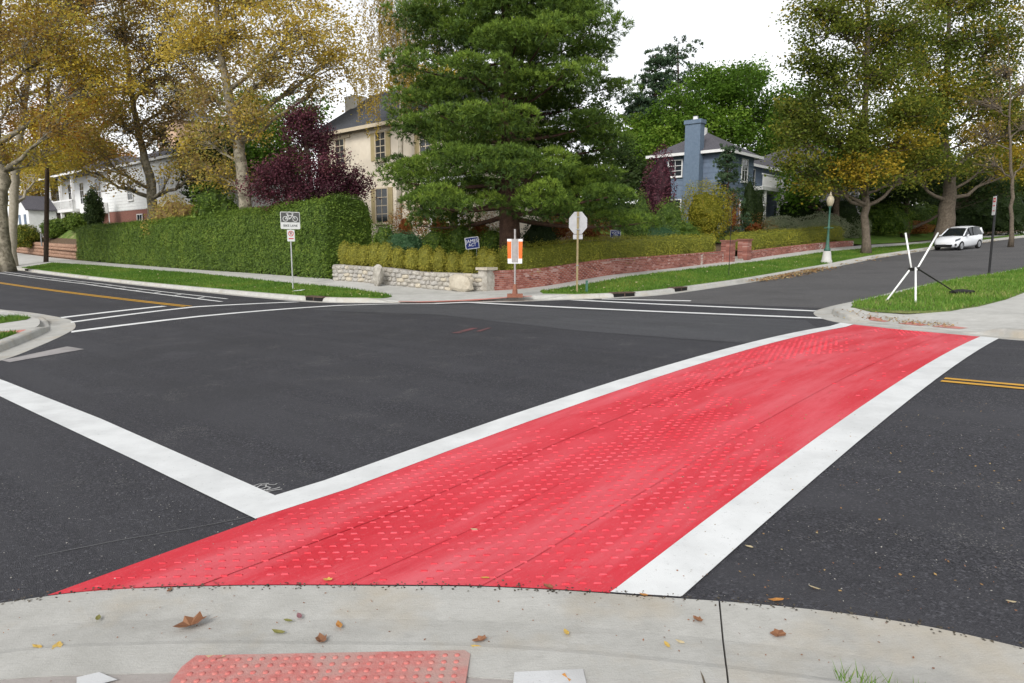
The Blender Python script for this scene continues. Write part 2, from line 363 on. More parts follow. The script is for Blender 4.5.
def unit(a): return a / (np.linalg.norm(a, axis=1, keepdims=True) + 1e-9)
def leaf_quads(C, size, up=.5, aspect=.7, out=None, outw=0.0, droop=0.0):
    """kite-shaped leaves at centres C"""
    N = len(C); nrm = rng.normal(size=(N, 3)); nrm[:, 2] = np.abs(nrm[:, 2]) + up
    if out is not None: nrm = unit(nrm) + out * outw
    nrm = unit(nrm); t = unit(np.cross(nrm, rng.normal(size=(N, 3))))
    if droop: t[:, 2] -= droop; t = unit(t)
    s = unit(np.cross(nrm, t)); L = (size * rng.uniform(.65, 1.3, N))[:, None]; W = L * aspect
    V = np.stack([C - t * L * .5, C + s * W * .5 - t * L * .05, C + t * L * .5, C - s * W * .5 - t * L * .05], 1)
    return V.reshape(-1, 3)
def bez(p0, p1, p2, n):
    t = np.linspace(0, 1, n)[:, None]; return (1 - t) ** 2 * p0 + 2 * t * (1 - t) * p1 + t * t * p2

# ------------------------------------------------------------------ sheets draped on the terrain
UCUT = sorted(set(list(np.arange(-40, 34, 1.0)) + list(np.arange(34, 112, 3.0))))
VCUT = sorted(set(list(np.arange(-14, 14, 1.0)) + list(np.arange(-41, -14, 3.0)) + [13, 16.5, 20, 22.5, 25, 28, 30.5, 34, 38, 42.5, 47, 53.5, 60, 70, 80, 90, 110]))
from mathutils.geometry import delaunay_2d_cdt
def delaunay(poly):
    n_ = len(poly); r_ = delaunay_2d_cdt([Vector(p) for p in poly], [], [list(range(n_))], 1, 1e-7)
    m_ = {}
    for k_, org in enumerate(r_[3]):
        if org: m_[k_] = org[0]
    return [tuple(m_[q] for q in f) for f in r_[2] if all(q in m_ for q in f)]
def sheet(name, poly, off, mat, fn=T, parent=None, ucut=None, vcut=None, kind='structure', thick=0.0):
    poly = [p for k_, p in enumerate(poly) if math.hypot(p[0] - poly[k_ - 1][0], p[1] - poly[k_ - 1][1]) > 1e-4]
    bm = bmesh.new(); vs_ = [bm.verts.new((p[0], p[1], 0)) for p in poly]
    for t_ in delaunay(poly):
        try: bm.faces.new([vs_[k_] for k_ in t_])
        except ValueError: pass
    us = [p[0] for p in poly]; vv = [p[1] for p in poly]
    for c in (UCUT if ucut is None else ucut):
        if min(us) < c < max(us): bmesh.ops.bisect_plane(bm, geom=bm.verts[:] + bm.edges[:] + bm.faces[:], plane_co=(c, 0, 0), plane_no=(1, 0, 0))
    for c in (VCUT if vcut is None else vcut):
        if min(vv) < c < max(vv): bmesh.ops.bisect_plane(bm, geom=bm.verts[:] + bm.edges[:] + bm.faces[:], plane_co=(0, c, 0), plane_no=(0, 1, 0))
    if thick:
        edges = [e for e in bm.edges if len(e.link_faces) == 1]
        top = {v: (v.co.x, v.co.y) for v in bm.verts}
        ex = bmesh.ops.extrude_edge_only(bm, edges=edges); low = {v for v in ex['geom'] if isinstance(v, bmesh.types.BMVert)}
    else: low = set()
    for v in bm.verts:
        u_, v_ = v.co.x, v.co.y; o = off(u_, v_) if callable(off) else off
        z = float(fn(u_, v_)) + o - (thick if v in low else 0); x, y = XY(u_, v_); v.co = (float(x), float(y), z)
    bmesh.ops.recalc_face_normals(bm, faces=bm.faces[:])
    if sum(f.normal.z * f.calc_area() for f in bm.faces) < 0: bmesh.ops.reverse_faces(bm, faces=bm.faces[:])
    me = bpy.data.meshes.new(name); bm.to_mesh(me); bm.free()
    o = fin(me, name, mat, parent)
    if kind and parent is None: tag(o, kind=kind)
    return o
def smooth_path(pts, step=.35, far=2.5):
    pts = [np.array(p, float) for p in pts]; out = []
    for i in range(len(pts) - 1):
        p0 = pts[max(i - 1, 0)]; p1 = pts[i]; p2 = pts[i + 1]; p3 = pts[min(i + 2, len(pts) - 1)]
        L = np.linalg.norm(p2 - p1); st = far if L > 8 else step; m = max(1, int(L / st))
        for k in range(m):
            t = k / m
            if L > 8: q = p1 + (p2 - p1) * t
            else: q = .5 * ((2 * p1) + (-p0 + p2) * t + (2 * p0 - 5 * p1 + 4 * p2 - p3) * t * t + (-p0 + 3 * p1 - 3 * p2 + p3) * t ** 3)
            out.append(q)
    out.append(pts[-1]); return np.array(out)
def offset(path, d):
    t = np.gradient(path, axis=0); t = t / (np.linalg.norm(t, axis=1, keepdims=True) + 1e-9)
    return path + np.column_stack([-t[:, 1], t[:, 0]]) * d       # +d to the left of travel (in u,v)
KH = .14
def kerb(path, side, kfun, pan=.42, seclen=3.0, mat='concrete_kerb', gap=.004, kw=.15, at_u=None):
    """gutter pan and kerb swept along the asphalt edge; one child per cast section"""
    root = thing('kerb', None, None, P(path[0][0], path[0][1], T(*path[0]))); tag(root, kind='structure')
    d = np.r_[0, np.cumsum(np.linalg.norm(np.diff(path, axis=0), axis=1))]
    nsec = max(1, int(d[-1] / seclen)); edges = np.linspace(0, d[-1], nsec + 1)
    if at_u: edges = np.array([0] + [float(d[np.argmin(np.abs(path[:, 0] - q) + 9 * (path[:, 1] < -9))]) for q in at_u] + [d[-1]]); nsec = len(edges) - 1
    t = np.gradient(path, axis=0); t /= np.linalg.norm(t, axis=1, keepdims=True) + 1e-9; nn = np.column_stack([-t[:, 1], t[:, 0]]) * side
    for s in range(nsec):
        a, b = edges[s] + gap, edges[s + 1] - gap
        ds = np.r_[a, d[(d > a + .05) & (d < b - .05)], b]
        mb = MB(True); prof_n = 9
        for q in ds:
            pu = np.array([np.interp(q, d, path[:, 0]), np.interp(q, d, path[:, 1])]); nv = np.array([np.interp(q, d, nn[:, 0]), np.interp(q, d, nn[:, 1])]); nv /= np.linalg.norm(nv)
            k = kfun(*pu)
            for dd, h in ((0, -.2), (0, .006), (pan * .6, -.004), (pan, .006), (pan + .035, .012 + .10 * k), (pan + .06, .012 + (KH - .022) * k), (pan + .09, .012 + (KH - .012) * k), (pan + .09 + kw, .012 + (KH - .012) * k), (pan + .09 + kw, -.2)):
                w = pu + nv * dd; mb.v.append((w[0], w[1], float(T(*(pu + nv * min(dd, pan)))) + h))
        m_ = len(ds)
        for i in range(m_ - 1):
            for j in range(prof_n - 1):
                f = (i * prof_n + j, (i + 1) * prof_n + j, (i + 1) * prof_n + j + 1, i * prof_n + j + 1); mb.f.append(f if side > 0 else f[::-1])
        mb.f += [tuple(range(prof_n)), tuple(range((m_ - 1) * prof_n, m_ * prof_n))[::-1]]
        o = mb.build('kerb_section', mat, root)
    return root

def blades(name, poly, n, mat, fn, off, h=.06, w=.016, parent=None, clump=None):
    """grass blades scattered over a polygon given in the street frame"""
    pa = np.array(poly); lo = pa.min(0); hi = pa.max(0); pts = np.zeros((0, 2))
    for _ in range(40):
        q = rng.uniform(lo, hi, size=(n * 2, 2)); inside = np.zeros(len(q), bool); j = len(pa) - 1
        for i in range(len(pa)):
            yi, yj = pa[i, 1], pa[j, 1]; cond = ((yi > q[:, 1]) != (yj > q[:, 1])) & (q[:, 0] < (pa[j, 0] - pa[i, 0]) * (q[:, 1] - yi) / (yj - yi + 1e-12) + pa[i, 0])
            inside ^= cond; j = i
        pts = np.vstack([pts, q[inside]])
        if len(pts) >= n: break
    pts = pts[:n]; n = len(pts); x, y = XY(pts[:, 0], pts[:, 1]); z = fn(pts[:, 0], pts[:, 1]) + off
    B = np.column_stack([x, y, z]); a = rng.uniform(0, 6.28, n); hh = h * rng.uniform(.5, 1.5, n)
    d = np.column_stack([np.cos(a), np.sin(a), np.zeros(n)]) * (w / 2); lean = rng.normal(size=(n, 3)) * hh[:, None] * .35
    V = np.stack([B - d, B + d, B + np.column_stack([lean[:, 0], lean[:, 1], hh])], 1).reshape(-1, 3)
    nzv = np.array([mnoise.noise((p[0] * .5, p[1] * .5, 0)) for p in pts[:: max(1, n // 4000)]]); nzv = np.repeat(nzv, max(1, n // 4000))[:n]
    nzv = np.array([mnoise.noise((float(p[0]) * .45, float(p[1]) * .45, 3.1)) for p in pts]) if n < 60000 else nzv
    o = quads(name, V, mat, parent, tint=np.clip(.42 + .45 * nzv + rng.normal(0, .2, n), 0, 1), nv=3)
    return o
# ------------------------------------------------------------------ ground, roads, kerbs
gu = np.r_[np.arange(-400, -60, 40), np.arange(-60, 120, 3.0), np.arange(120, 500, 40)]
gv = np.r_[np.arange(-400, -48, 40), np.arange(-48, 120, 3.0), np.arange(120, 600, 40)]
U_, V_ = np.meshgrid(gu, gv, indexing='ij'); X_, Y_ = XY(U_, V_); Z_ = T(U_, V_) - .30
mbg = MB(); mbg.v = np.column_stack([X_.ravel(), Y_.ravel(), Z_.ravel()]).tolist(); nv_ = len(gv)
mbg.f = [(i * nv_ + j, (i + 1) * nv_ + j, (i + 1) * nv_ + j + 1, i * nv_ + j + 1) for i in range(len(gu) - 1) for j in range(nv_ - 1)]
tag(mbg.build('ground', 'soil'), kind='structure')

near = smooth_path([(-60, -5.6), (-12, -5.55), (-4, -5.45), (-1, -5.38), (.16, -5.43), (.78, -5.58), (1.44, -5.90), (2.12, -6.31), (2.61, -6.68), (3.41, -7.34), (3.95, -7.93), (4.35, -8.9), (4.5, -10.5), (4.5, -14), (4.5, -60)], .08)
left = smooth_path([(12.6, -60), (12.6, -12), (12.8, -9), (13.3, -7.2), (14.14, -6.0), (15.46, -5.1), (17.06, -4.2), (18.24, -3.7), (20.0, -3.3), (21.5, -3.24), (23.8, -3.3), (25.9, -3.6), (30, -4.5), (36, -5.2), (44, -5.5), (110, -5.5)], .3)
far = smooth_path([(110, 5.3), (62, 5.1), (50, 4.9), (43.6, 4.7), (36, 4.35), (29, 3.98), (23.3, 3.6), (20.6, 3.5), (19.0, 3.85), (17.9, 4.8), (16.7, 6.3), (15.6, 7.25), (14.75, 8.15), (13.9, 9.25), (13.0, 10.4), (12.35, 11.7), (12.0, 13.85), (11.85, 19.6), (12.0, 26), (12.0, 30), (11.45, 38.3), (10.2, 47), (7.6, 60), (2.6, 90), (-5, 130)], .3)
right = smooth_path([(-5 - 8.2, 130), (-5.6, 90), (-.6, 60), (1.7, 47), (2.7, 38), (3.5, 31.3), (4.35, 25.6), (5.4, 20.3), (5.75, 13.7), (5.85, 11.2), (5.75, 9.2), (5.3, 7.9), (4.65, 6.95), (4.05, 6.5), (3.0, 6.0), (1.8, 5.35), (1.1, 4.98), (0, 4.92), (-5, 4.95), (-60, 5.0)], .3)
fa = far[far[:, 1] < 10.3]; fb = far[far[:, 1] >= 10.0]; ra = right[right[:, 1] < 10.3]; rb = right[right[:, 1] >= 10.0]
sheet('road', [tuple(p) for p in near] + [tuple(p) for p in left] + [tuple(p) for p in fa] + [tuple(p) for p in ra], 0, 'asphalt_new')
sheet('side_street', [tuple(p) for p in fb] + [tuple(p) for p in rb], .004, 'asphalt_old')

def k_near(u, v): return float(SS((1.05 - u) / .9)) if u < 3 else float(SS((u - 3.9) / .5) * SS((-8.6 - v) / 1.2))
def k_left(u, v): return float(1 - .85 * SS(1 - abs(u - 18.8) / 1.6))
def k_far(u, v):
    if 13.6 < u < 18.2 and v < 10.5: return float(max(SS((u - 17.5) / .7), SS((14.3 - u) / .7)))
    return 1.0
def k_right(u, v): return float(max(SS((2.2 - u) / .35), SS((v - 6.6) / .8))) if v < 9 and u > 0 else 1.0
kerb(near, -1, k_near, pan=.50, at_u=[-24, -16, -10, -5, -1.9, 1.30, 4.28])
kerb(left, -1, k_left, pan=.50)
kerb(far, -1, k_far, pan=.38)
kerb(right, -1, k_right, pan=.40)

WB = .64 + .0; KB = lambda path, d=.62: offset(path, -d)
# far block footway: from the back of the kerb to the garden walls
def ramp_far(u, v): return KH - .005 - (KH - .03) * float(SS((3.2 - math.hypot(u - 16.4, v - 6.0)) / 2.4)) * (1.0 if u < 19.5 else 0)
fk = KB(far, .60); fk = fk[(fk[:, 0] < 111)]
sheet('far_footway', [tuple(p) for p in fk] + [(-.5, 130)] + [p for p in WL[::-1]], ramp_far, 'concrete', TB, thick=.16)
# verge lawns on the far block
vl_front = [tuple(p) for p in KB(far, .66) if 66 > p[0] > 18.9 and p[1] < 8]
verge_left = vl_front + [(18.75, 5.6), (19.1, 6.3), (20.3, 6.85), (22.2, 7.1), (26.4, 7.2), (33, 7.9), (39.8, 8.5), (57, 8.8), (66, 8.3)]
sheet('verge_lawn', verge_left, KH + .012, 'turf', TB, thick=.05)
vb_front = [tuple(p) for p in KB(far, .66) if p[1] > 10.0 and p[0] > -4]
verge_b = vb_front + [(-1.8, 130), (5.1, 90), (9.3, 61), (11.8, 53.8), (13.7, 47.5), (14.9, 39), (15.4, 31), (15.65, 24), (15.6, 17.6), (15.9, 14.5), (16.2, 12.4), (16.0, 10.7), (15.2, 9.9)]
sheet('verge_lawn', verge_b, KH + .012, 'turf', TB, thick=.05)
# right corner footway and lawn
def ramp_right(u, v): return KH - .005 - (KH - .02) * float(SS((3.0 - math.hypot(u - 3.3, v - 6.4)) / 1.7))
rk = KB(right, .62)
sheet('right_footway', [tuple(p) for p in rk] + [(-60, 9.2), (-4, 9.2), (-3.5, 12), (-3.4, 30), (-7, 47), (-14, 90), (-22, 130)], ramp_right, 'concrete', T, thick=.16)
lawn_r = [(5.05, 9.9), (4.9, 9.1), (4.3, 8.55), (3.55, 8.45), (2.85, 9.1), (2.5, 10.5), (2.25, 13), (2.0, 17), (1.5, 24), (.6, 31), (-.6, 40), (-3.5, 58), (-9, 90), (-9.5 + .7, 91)] + [tuple(p) for p in KB(right, .66) if 9.6 < p[1] < 89]
lawn_r = lawn_r[:13] + [tuple(p) for p in KB(right, .66) if 9.9 < p[1] < 89.5]
sheet('corner_lawn', lawn_r, KH + .010, 'turf_dry', T, thick=.05)
sheet('back_lawn', [(-60, 9.3), (-4.1, 9.3), (-3.6, 12), (-3.5, 30), (-7.1, 47), (-14.1, 90), (-60, 90)], KH + .01, 'turf', T)
# left corner footway, lawn strips and red ramp strip
lk = KB(left, .70)
sheet('left_footway', [tuple(p) for p in lk] + [(110, -9), (40, -9.2), (16.6, -9.2), (16.0, -12), (16.0, -60)], KH - .005, 'concrete', T, thick=.16)
sheet('corner_lawn', [(19.9, -6.5), (19.7, -4.95), (20.0, -4.25), (20.5, -4.05), (21.2, -4.2), (21.8, -4.8), (22.0, -6.5)], KH + .012, 'turf', T, thick=.05)
sheet('corner_lawn', [(15.3, -6.8), (15.95, -5.75), (16.5, -5.38), (16.9, -5.12), (17.15, -5.15), (17.2, -5.5), (17.0, -6.8)], KH + .012, 'turf', T, thick=.05)
sheet('ramp_paint', [(17.35, -6.5), (17.25, -5.3), (17.0, -4.86), (17.55, -4.84), (17.85, -5.3), (17.9, -6.5)], KH + .004, 'paint_red_dull', T)
def dist_path(path, u, v):
    return float(np.min(np.hypot(path[:, 0] - u, path[:, 1] - v)))
nback = offset(near, -.745)
ncorner = [tuple(p) for p in nback if p[1] > -60 and p[0] > -60]
def off_ramp(u, v):
    k = k_near(*near[np.argmin(np.hypot(near[:, 0] - u, near[:, 1] - v))]); d = dist_path(near, u, v) - .74
    return .008 + (KH - .012) * max(k, min(1, max(0, d) / 1.6))
i0 = int(np.argmin(np.hypot(nback[:, 0] - 1.10, nback[:, 1] + 6.38)))
sheet('near_footway', ncorner[:i0 + 1] + [(.35, -7.4), (-.1, -8.4), (-60, -8.4)], lambda u, v: off_ramp(u, v) + .002, 'concrete_pale', T, ucut=list(np.arange(-40, 5, .5)), vcut=list(np.arange(-15, -5, .25)))
sheet('near_ramp', ncorner[i0:] + [(2.2, -60), (2.2, -12), (-.1, -8.4), (.35, -7.4)], off_ramp, 'concrete_old', T, ucut=list(np.arange(-2, 5, .25)), vcut=list(np.arange(-15, -5, .25)))
sheet('near_verge', [(.66, -6.26), (.52, -6.20), (.2, -6.19), (-.4, -6.17), (-1.6, -6.2), (-60, -6.4), (-60, -7.2), (-1.6, -6.9), (.2, -6.75), (.55, -6.6)], lambda u, v: off_ramp(u, v) + .012, 'turf_dry', T)
sheet('sealed_crack', [(1.115, -6.37), (1.085, -6.40), (.33, -7.38), (.37, -7.42)], lambda u, v: off_ramp(u, v) + .006, 'joint_dirt', T)

# ------------------------------------------------------------------ painted markings (each a thin sheet on the asphalt)
def mark(name, poly, mat='paint_white', off=.008): return sheet(name, poly, off, mat, T)
def edge_v(u):                                      # where the asphalt meets the near gutter for a given u
    s_ = near[(near[:, 1] > -9) & (near[:, 0] > -3)]; return float(np.interp(u, s_[:, 0], s_[:, 1])) + .012
def far_v(u):
    s_ = right[(right[:, 1] < 9) & (right[:, 0] > -3)]; s_ = s_[np.argsort(s_[:, 0])]; return float(np.interp(u, s_[:, 0], s_[:, 1])) - .012
# the crossing
mark('crosswalk_line', [(1.45, edge_v(1.45)), (1.60, edge_v(1.6)), (1.745, edge_v(1.745)), (1.755, far_v(1.755)), (1.47, far_v(1.47))], off=.010)
mark('crosswalk_line', [(4.045, -6.705), (4.345, -6.40), (4.36, 0), (4.42, far_v(4.42) - .02), (4.30, far_v(4.3)), (4.12, far_v(4.12)), (4.06, 0)], off=.010)
mark('crosswalk_line', [(4.045, -6.705), (4.345, -6.40), (8, -6.37), (11.6, -6.44), (13.2, -6.5), (13.25, -6.82), (10.5, -6.76), (6.2, -6.71)], off=.010)
ru = [1.747, 2.28, 2.83, 3.42, 4.055]
red_root = thing('red_crosswalk', None, None, P(2.9, 0, T(2.9, 0))); tag(red_root, kind='structure')
for i in range(4):
    a_, b_ = ru[i] + (.0 if i == 0 else .006), ru[i + 1] - (.006 if i < 3 else .0)
    us = np.linspace(a_, b_ if i < 3 else 3.93, 5); uf = np.linspace(a_, b_ + (.05 if i == 3 else 0), 5)
    poly = [(u, edge_v(u)) for u in us] + ([(4.03, -6.70), (4.055, -6.69), (4.075, 0)] if i == 3 else []) + [(u, far_v(u)) for u in uf[::-1]]
    sheet('surface_strip', poly, .006 + .0018 * (i % 2), 'red_surface', T, parent=red_root, ucut=[], vcut=[c for c in VCUT])
sheet('surface_bed', [(u, edge_v(u) + .01) for u in np.linspace(1.76, 3.88, 8)] + [(u, far_v(u) - .01) for u in np.linspace(4.03, 1.76, 8)], .0035, 'red_surface', T, parent=red_root)
# raised lugs pressed into the red sheet, worn flat in the wheel tracks
gx, gy = np.meshgrid(np.arange(-2.6, 10.5, .082), np.arange(3.0, 15.5, .086)); gx = gx + (np.round(gy / .086) % 2) * .041
gx = gx.ravel() + rng.normal(0, .003, gx.size); gy = gy.ravel() + rng.normal(0, .003, gy.size)
gu_, gv_ = UV(gx, gy)
ok = (gu_ > 1.80) & (gu_ < np.where(gv_ < -6.6, 3.86, 3.99)) & (gv_ < np.array([far_v(q) for q in gu_]) - .08) & (gv_ > np.array([edge_v(q) for q in gu_]) + .06)
wear = np.array([mnoise.noise((float(a) * .9, float(b) * .33, 5.0)) for a, b in zip(gu_, gv_)])
keep_p = np.clip(.62 + 1.5 * wear + .25 * (gv_ < -4.2) - .75 * SS((gv_ + 4.5) / 2.5) * SS((3.45 - gu_) / .3) + .1 * (gu_ > 3.4), .04, .95)
ok &= rng.uniform(size=ok.size) < keep_p
gx, gy, gz = gx[ok], gy[ok], T(gu_[ok], gv_[ok]) + .006
hl, hw = .024, .009; N_ = len(gx); ring = []
for sx, sy, h_ in ((-hl, -hw, 0), (hl, -hw, 0), (hl, hw, 0), (-hl, hw, 0), (-hl * .7, -hw * .5, .006), (hl * .7, -hw * .5, .006), (hl * .7, hw * .5, .006), (-hl * .7, hw * .5, .006)):
    ring.append(np.column_stack([gx + sx, gy + sy, gz + h_ + (0 if h_ else -.004)]))
mb = MB(); mb.v = np.stack(ring, 1).reshape(-1, 3).tolist()
mb.f = [tuple(8 * k + i for i in q) for k in range(N_) for q in ((4, 5, 6, 7), (0, 1, 5, 4), (1, 2, 6, 5), (2, 3, 7, 6), (3, 0, 4, 7))]
tag(mb.build('surface_lugs', 'red_lug', red_root), kind='stuff')
# far crossings, stop lines, lane lines
mark('crosswalk_line', [(17.05, -4.12), (17.40, -4.02), (17.75, -1.0), (17.78, 1.5), (17.80, 3.25), (17.2, 4.9), (16.45, 6.6), (16.2, 7.10), (13, 7.2), (9.7, 7.32), (5.15, 7.66), (5.0, 7.40), (9.5, 7.05), (13, 6.9), (15.9, 6.85), (16.35, 6.2), (17.05, 4.7), (17.5, 3.2), (17.5, 1.5), (17.45, -1.1)], 'paint_white_far')
mark('crosswalk_line', [(19.3, -3.50), (19.62, -3.42), (20.9, .2), (20.3, 3.2), (20.0, 3.25), (20.55, .1)], 'paint_white_far')
mark('stop_line', [(20.85, -3.27), (21.2, -3.22), (22.05, -.28), (21.7, -.25)], 'paint_white_far')
mark('crosswalk_line', [(13.6, 9.30), (10.83, 9.16), (5.75, 9.05), (5.75, 9.33), (10.83, 9.44), (13.3, 9.6)], 'paint_white_far')
mark('stop_line', [(13.0, 10.3), (12.85, 10.1), (9.95, 10.65), (10.05, 10.95)], 'paint_white_far', off=.010)
for dv in (-.14, .05):                              # double yellow centre lines
    mark('centre_line', [(1.40, dv), (1.40, dv + .10), (-60, dv + .10), (-60, dv)], 'paint_yellow')
    mark('centre_line', [(21.1, dv + .1), (21.1, dv + .21), (30, dv + .24), (110, dv + .40), (110, dv + .29), (30, dv + .12)], 'paint_yellow')
mark('lane_line', [(22.2, 1.75), (30, 2.3), (40, 2.95), (110, 3.35), (110, 3.22), (40, 2.8), (30, 2.15), (22.2, 1.6)], 'paint_white_far')
mark('lane_line', [(23.5, 2.55), (30, 2.95), (40, 3.65), (110, 4.1), (110, 3.98), (40, 3.52), (30, 2.82), (23.5, 2.42)], 'paint_white_far')
for k, u in enumerate(np.arange(24.5, 64, 2.4)):    # hatching of the bike-lane buffer
    c = float(np.interp(u, [22.2, 30, 40, 110], [1.75, 2.3, 2.95, 3.35]))
    mark('buffer_hatch', [(u, c + .02), (u + .14, c + .02), (u + .75, c + .52), (u + .61, c + .52)], 'paint_white_far', off=.007)
mark('faded_stop_line', [(14.15, -5.98), (14.75, -4.83), (14.0, -4.76), (13.75, -5.95)], 'paint_faded')
mark('asphalt_seam', [(16.79, 1.62), (12.66, 2.72), (7.66, 1.77), (5.73, 1.75), (4.36, 1.8), (4.36, 5.2), (5.2, 6.9), (9.6, 6.8), (15.5, 6.5), (17.3, 3.4)], 'asphalt_patch', off=.003)
mark('survey_paint', [(9.45, .10), (9.75, .95), (9.62, 1.0), (9.3, .16)], 'paint_red_mark', off=.006)
mark('survey_paint', [(9.25, .55), (9.5, 1.15), (9.42, 1.18), (9.15, .58)], 'paint_red_mark', off=.006)
# chalked survey number beside the white corner
def chalk_stroke(pts, w=.012):
    mb = MB()
    for (x0, y0), (x1, y1) in zip(pts[:-1], pts[1:]):
        d = np.array([x1 - x0, y1 - y0]); L = np.linalg.norm(d); nrm = np.array([-d[1], d[0]]) / L * w / 2
        q = [np.array([x0, y0]) - nrm, np.array([x1, y1]) - nrm, np.array([x1, y1]) + nrm, np.array([x0, y0]) + nrm]
        zz = [float(T(*UV(*p))) + .006 for p in q]; mb.add([(p[0], p[1], z) for p, z in zip(q, zz)], [(0, 1, 2, 3)])
    return mb
ck = thing('chalk_number', None, None, (-1.8, 4.8, T(*UV(-1.8, 4.8)))); tag(ck, kind='structure')
ox, oy = -1.915, 4.80
def ch(pts): chalk_stroke([(ox + p[0] * .1, oy + p[1] * .1) for p in pts]).build('chalk_stroke', 'chalk', ck)
ch([(-.1, .45), (.25, 1.0), (.95, 1.15), (.8, .75)]); ch([(.5, .9), (.35, .1), (.75, -.1), (1.05, .3), (.85, .8), (.5, .7)])
ch([(1.0, .9), (1.5, .75), (1.6, 1.05)]); ch([(1.05, .45), (1.45, .1), (1.25, -.35), (1.05, -.2)]); ch([(1.3, -.4), (1.9, -.05), (2.1, .25)]); ch([(1.45, -.7), (1.9, -.4), (2.4, -.2)])

tag(chalk_stroke([(-2.75, 3.72), (-2.4, 3.92), (-2.0, 4.10), (-1.75, 4.24), (-1.62, 4.36)], .008).build('asphalt_scratch', 'paint_ghost'), kind='structure')
# ------------------------------------------------------------------ tactile plate and paint on the near ramp
def ramp_z(x, y): u, v = UV(x, y); return float(T(u, v)) + off_ramp(float(u), float(v))
tp = thing('tactile_plate', 'faded red tactile paving plate with raised domes on the near kerb ramp', 'tactile plate', (-.75, 2.45, ramp_z(-.75, 2.45)))
mb = MB(); c_ = [(-1.34, 2.685), (-.20, 2.685), (-.175, 2.655), (-.19, 2.12), (-1.33, 2.12), (-1.36, 2.60)]
A_ = np.array([[x, y, 1] for x in np.linspace(-1.34, -.2, 9) for y in np.linspace(2.3, 2.68, 5)]); pc_, *_r = np.linalg.lstsq(A_, np.array([ramp_z(x, y) for x, y, _o in A_]), rcond=None)
def plate_z(x, y): return float(pc_[0] * x + pc_[1] * y + pc_[2]) + .010
zz = [plate_z(*c) for c in c_]; n_ = len(c_)
mb.add([(c[0], c[1], z) for c, z in zip(c_, zz)] + [(c[0], c[1], z - .05) for c, z in zip(c_, zz)], [tuple(range(n_))[::-1]] + [(i, (i + 1) % n_, n_ + (i + 1) % n_, n_ + i) for i in range(n_)])
mb.build('plate', 'plate_red', tp)
dm = MB(); dm.lathe((0, 0, 0), [(.0125, 0), (.011, .004), (.007, .0055)], 8); dome = None
for r_ in range(6):
    for q in range(22):
        x = -1.30 + q * .051; y = 2.645 - r_ * .051
        if dome is None: dome = dm.build('dome', 'dome_red', None, True); adopt(dome, tp); dome.location = (x, y, plate_z(x, y) - .001)
        else: o = dome.copy(); link(o); o.location = (x, y, plate_z(x, y) - .001)
for k, c in enumerate([[(.01, 2.52), (.285, 2.53), (.29, 2.38), (.0, 2.38)], [(-1.76, 2.545), (-1.69, 2.58), (-1.58, 2.52), (-1.70, 2.45)]]):
    mb = MB(); mb.add([(p[0], p[1], ramp_z(*p) + .009) for p in c], [(3, 2, 1, 0)]); tag(mb.build('ramp_paint', 'paint_worn', None), kind='structure')
for k, (uu, vv, ww, hh) in enumerate([(4.25, 7.55, .55, .35), (3.4, 7.0, .45, .22), (2.75, 6.75, .5, .2)]):
    sheet('ramp_paint', [(uu, vv), (uu - ww, vv - hh), (uu - ww - .1, vv + .05), (uu - .12, vv + .42)], lambda u, v: ramp_right(u, v) + .005, 'paint_red_dull', T)
sheet('ramp_paint', [(17.6, 5.35), (16.55, 6.75), (15.5, 7.75), (14.6, 8.6), (14.85, 8.85), (15.75, 8.0), (16.8, 7.0), (17.85, 5.65)], lambda u, v: ramp_far(u, v) + .008, 'paint_red_dull', TB)

# storm-drain openings in the far kerb
for (u, v), lab in (((20.35, 3.5), 'dark kerb drain opening below the bike lane sign'), ((12.45, 11.5), 'dark kerb drain opening near the stop sign'), ((11.95, 14.6), 'dark kerb drain opening right of the stop sign, beside the side street'), ((62, 5.1), 'small dark kerb drain opening near the utility pole')):
    i = int(np.argmin(np.hypot(far[:, 0] - u, far[:, 1] - v))); t_ = far[min(i + 1, len(far) - 1)] - far[i - 1]; t_ /= np.linalg.norm(t_); nn = np.array([t_[1], -t_[0]])
    c = far[i] + nn * .40; z = float(T(*far[i])); e = thing('kerb_drain', lab, 'drain', P(c[0], c[1], z), 'storm drains in the far kerb')
    def bx3(w, d0, d1, z0, z1):
        mb = MB(True)
        for zz in (z0, z1):
            for s_, d_ in ((-w, d0), (w, d0), (w, d1), (-w, d1)): q = c + t_ * s_ + nn * d_; mb.v.append((q[0], q[1], z + zz))
        mb.f = [(0, 3, 2, 1), (4, 5, 6, 7), (0, 1, 5, 4), (1, 2, 6, 5), (2, 3, 7, 6), (3, 0, 4, 7)]; return mb
    bx3(.42, -.03, .12, .0, .115).build('throat', 'throat_shade', e); bx3(.46, -.02, .28, .118, .152).build('lid', 'rust_iron', e); bx3(.02, -.036, -.02, .0, .115).build('bar', 'rust_iron', e)  # throat is a solid block with the opening's shade put into its colour
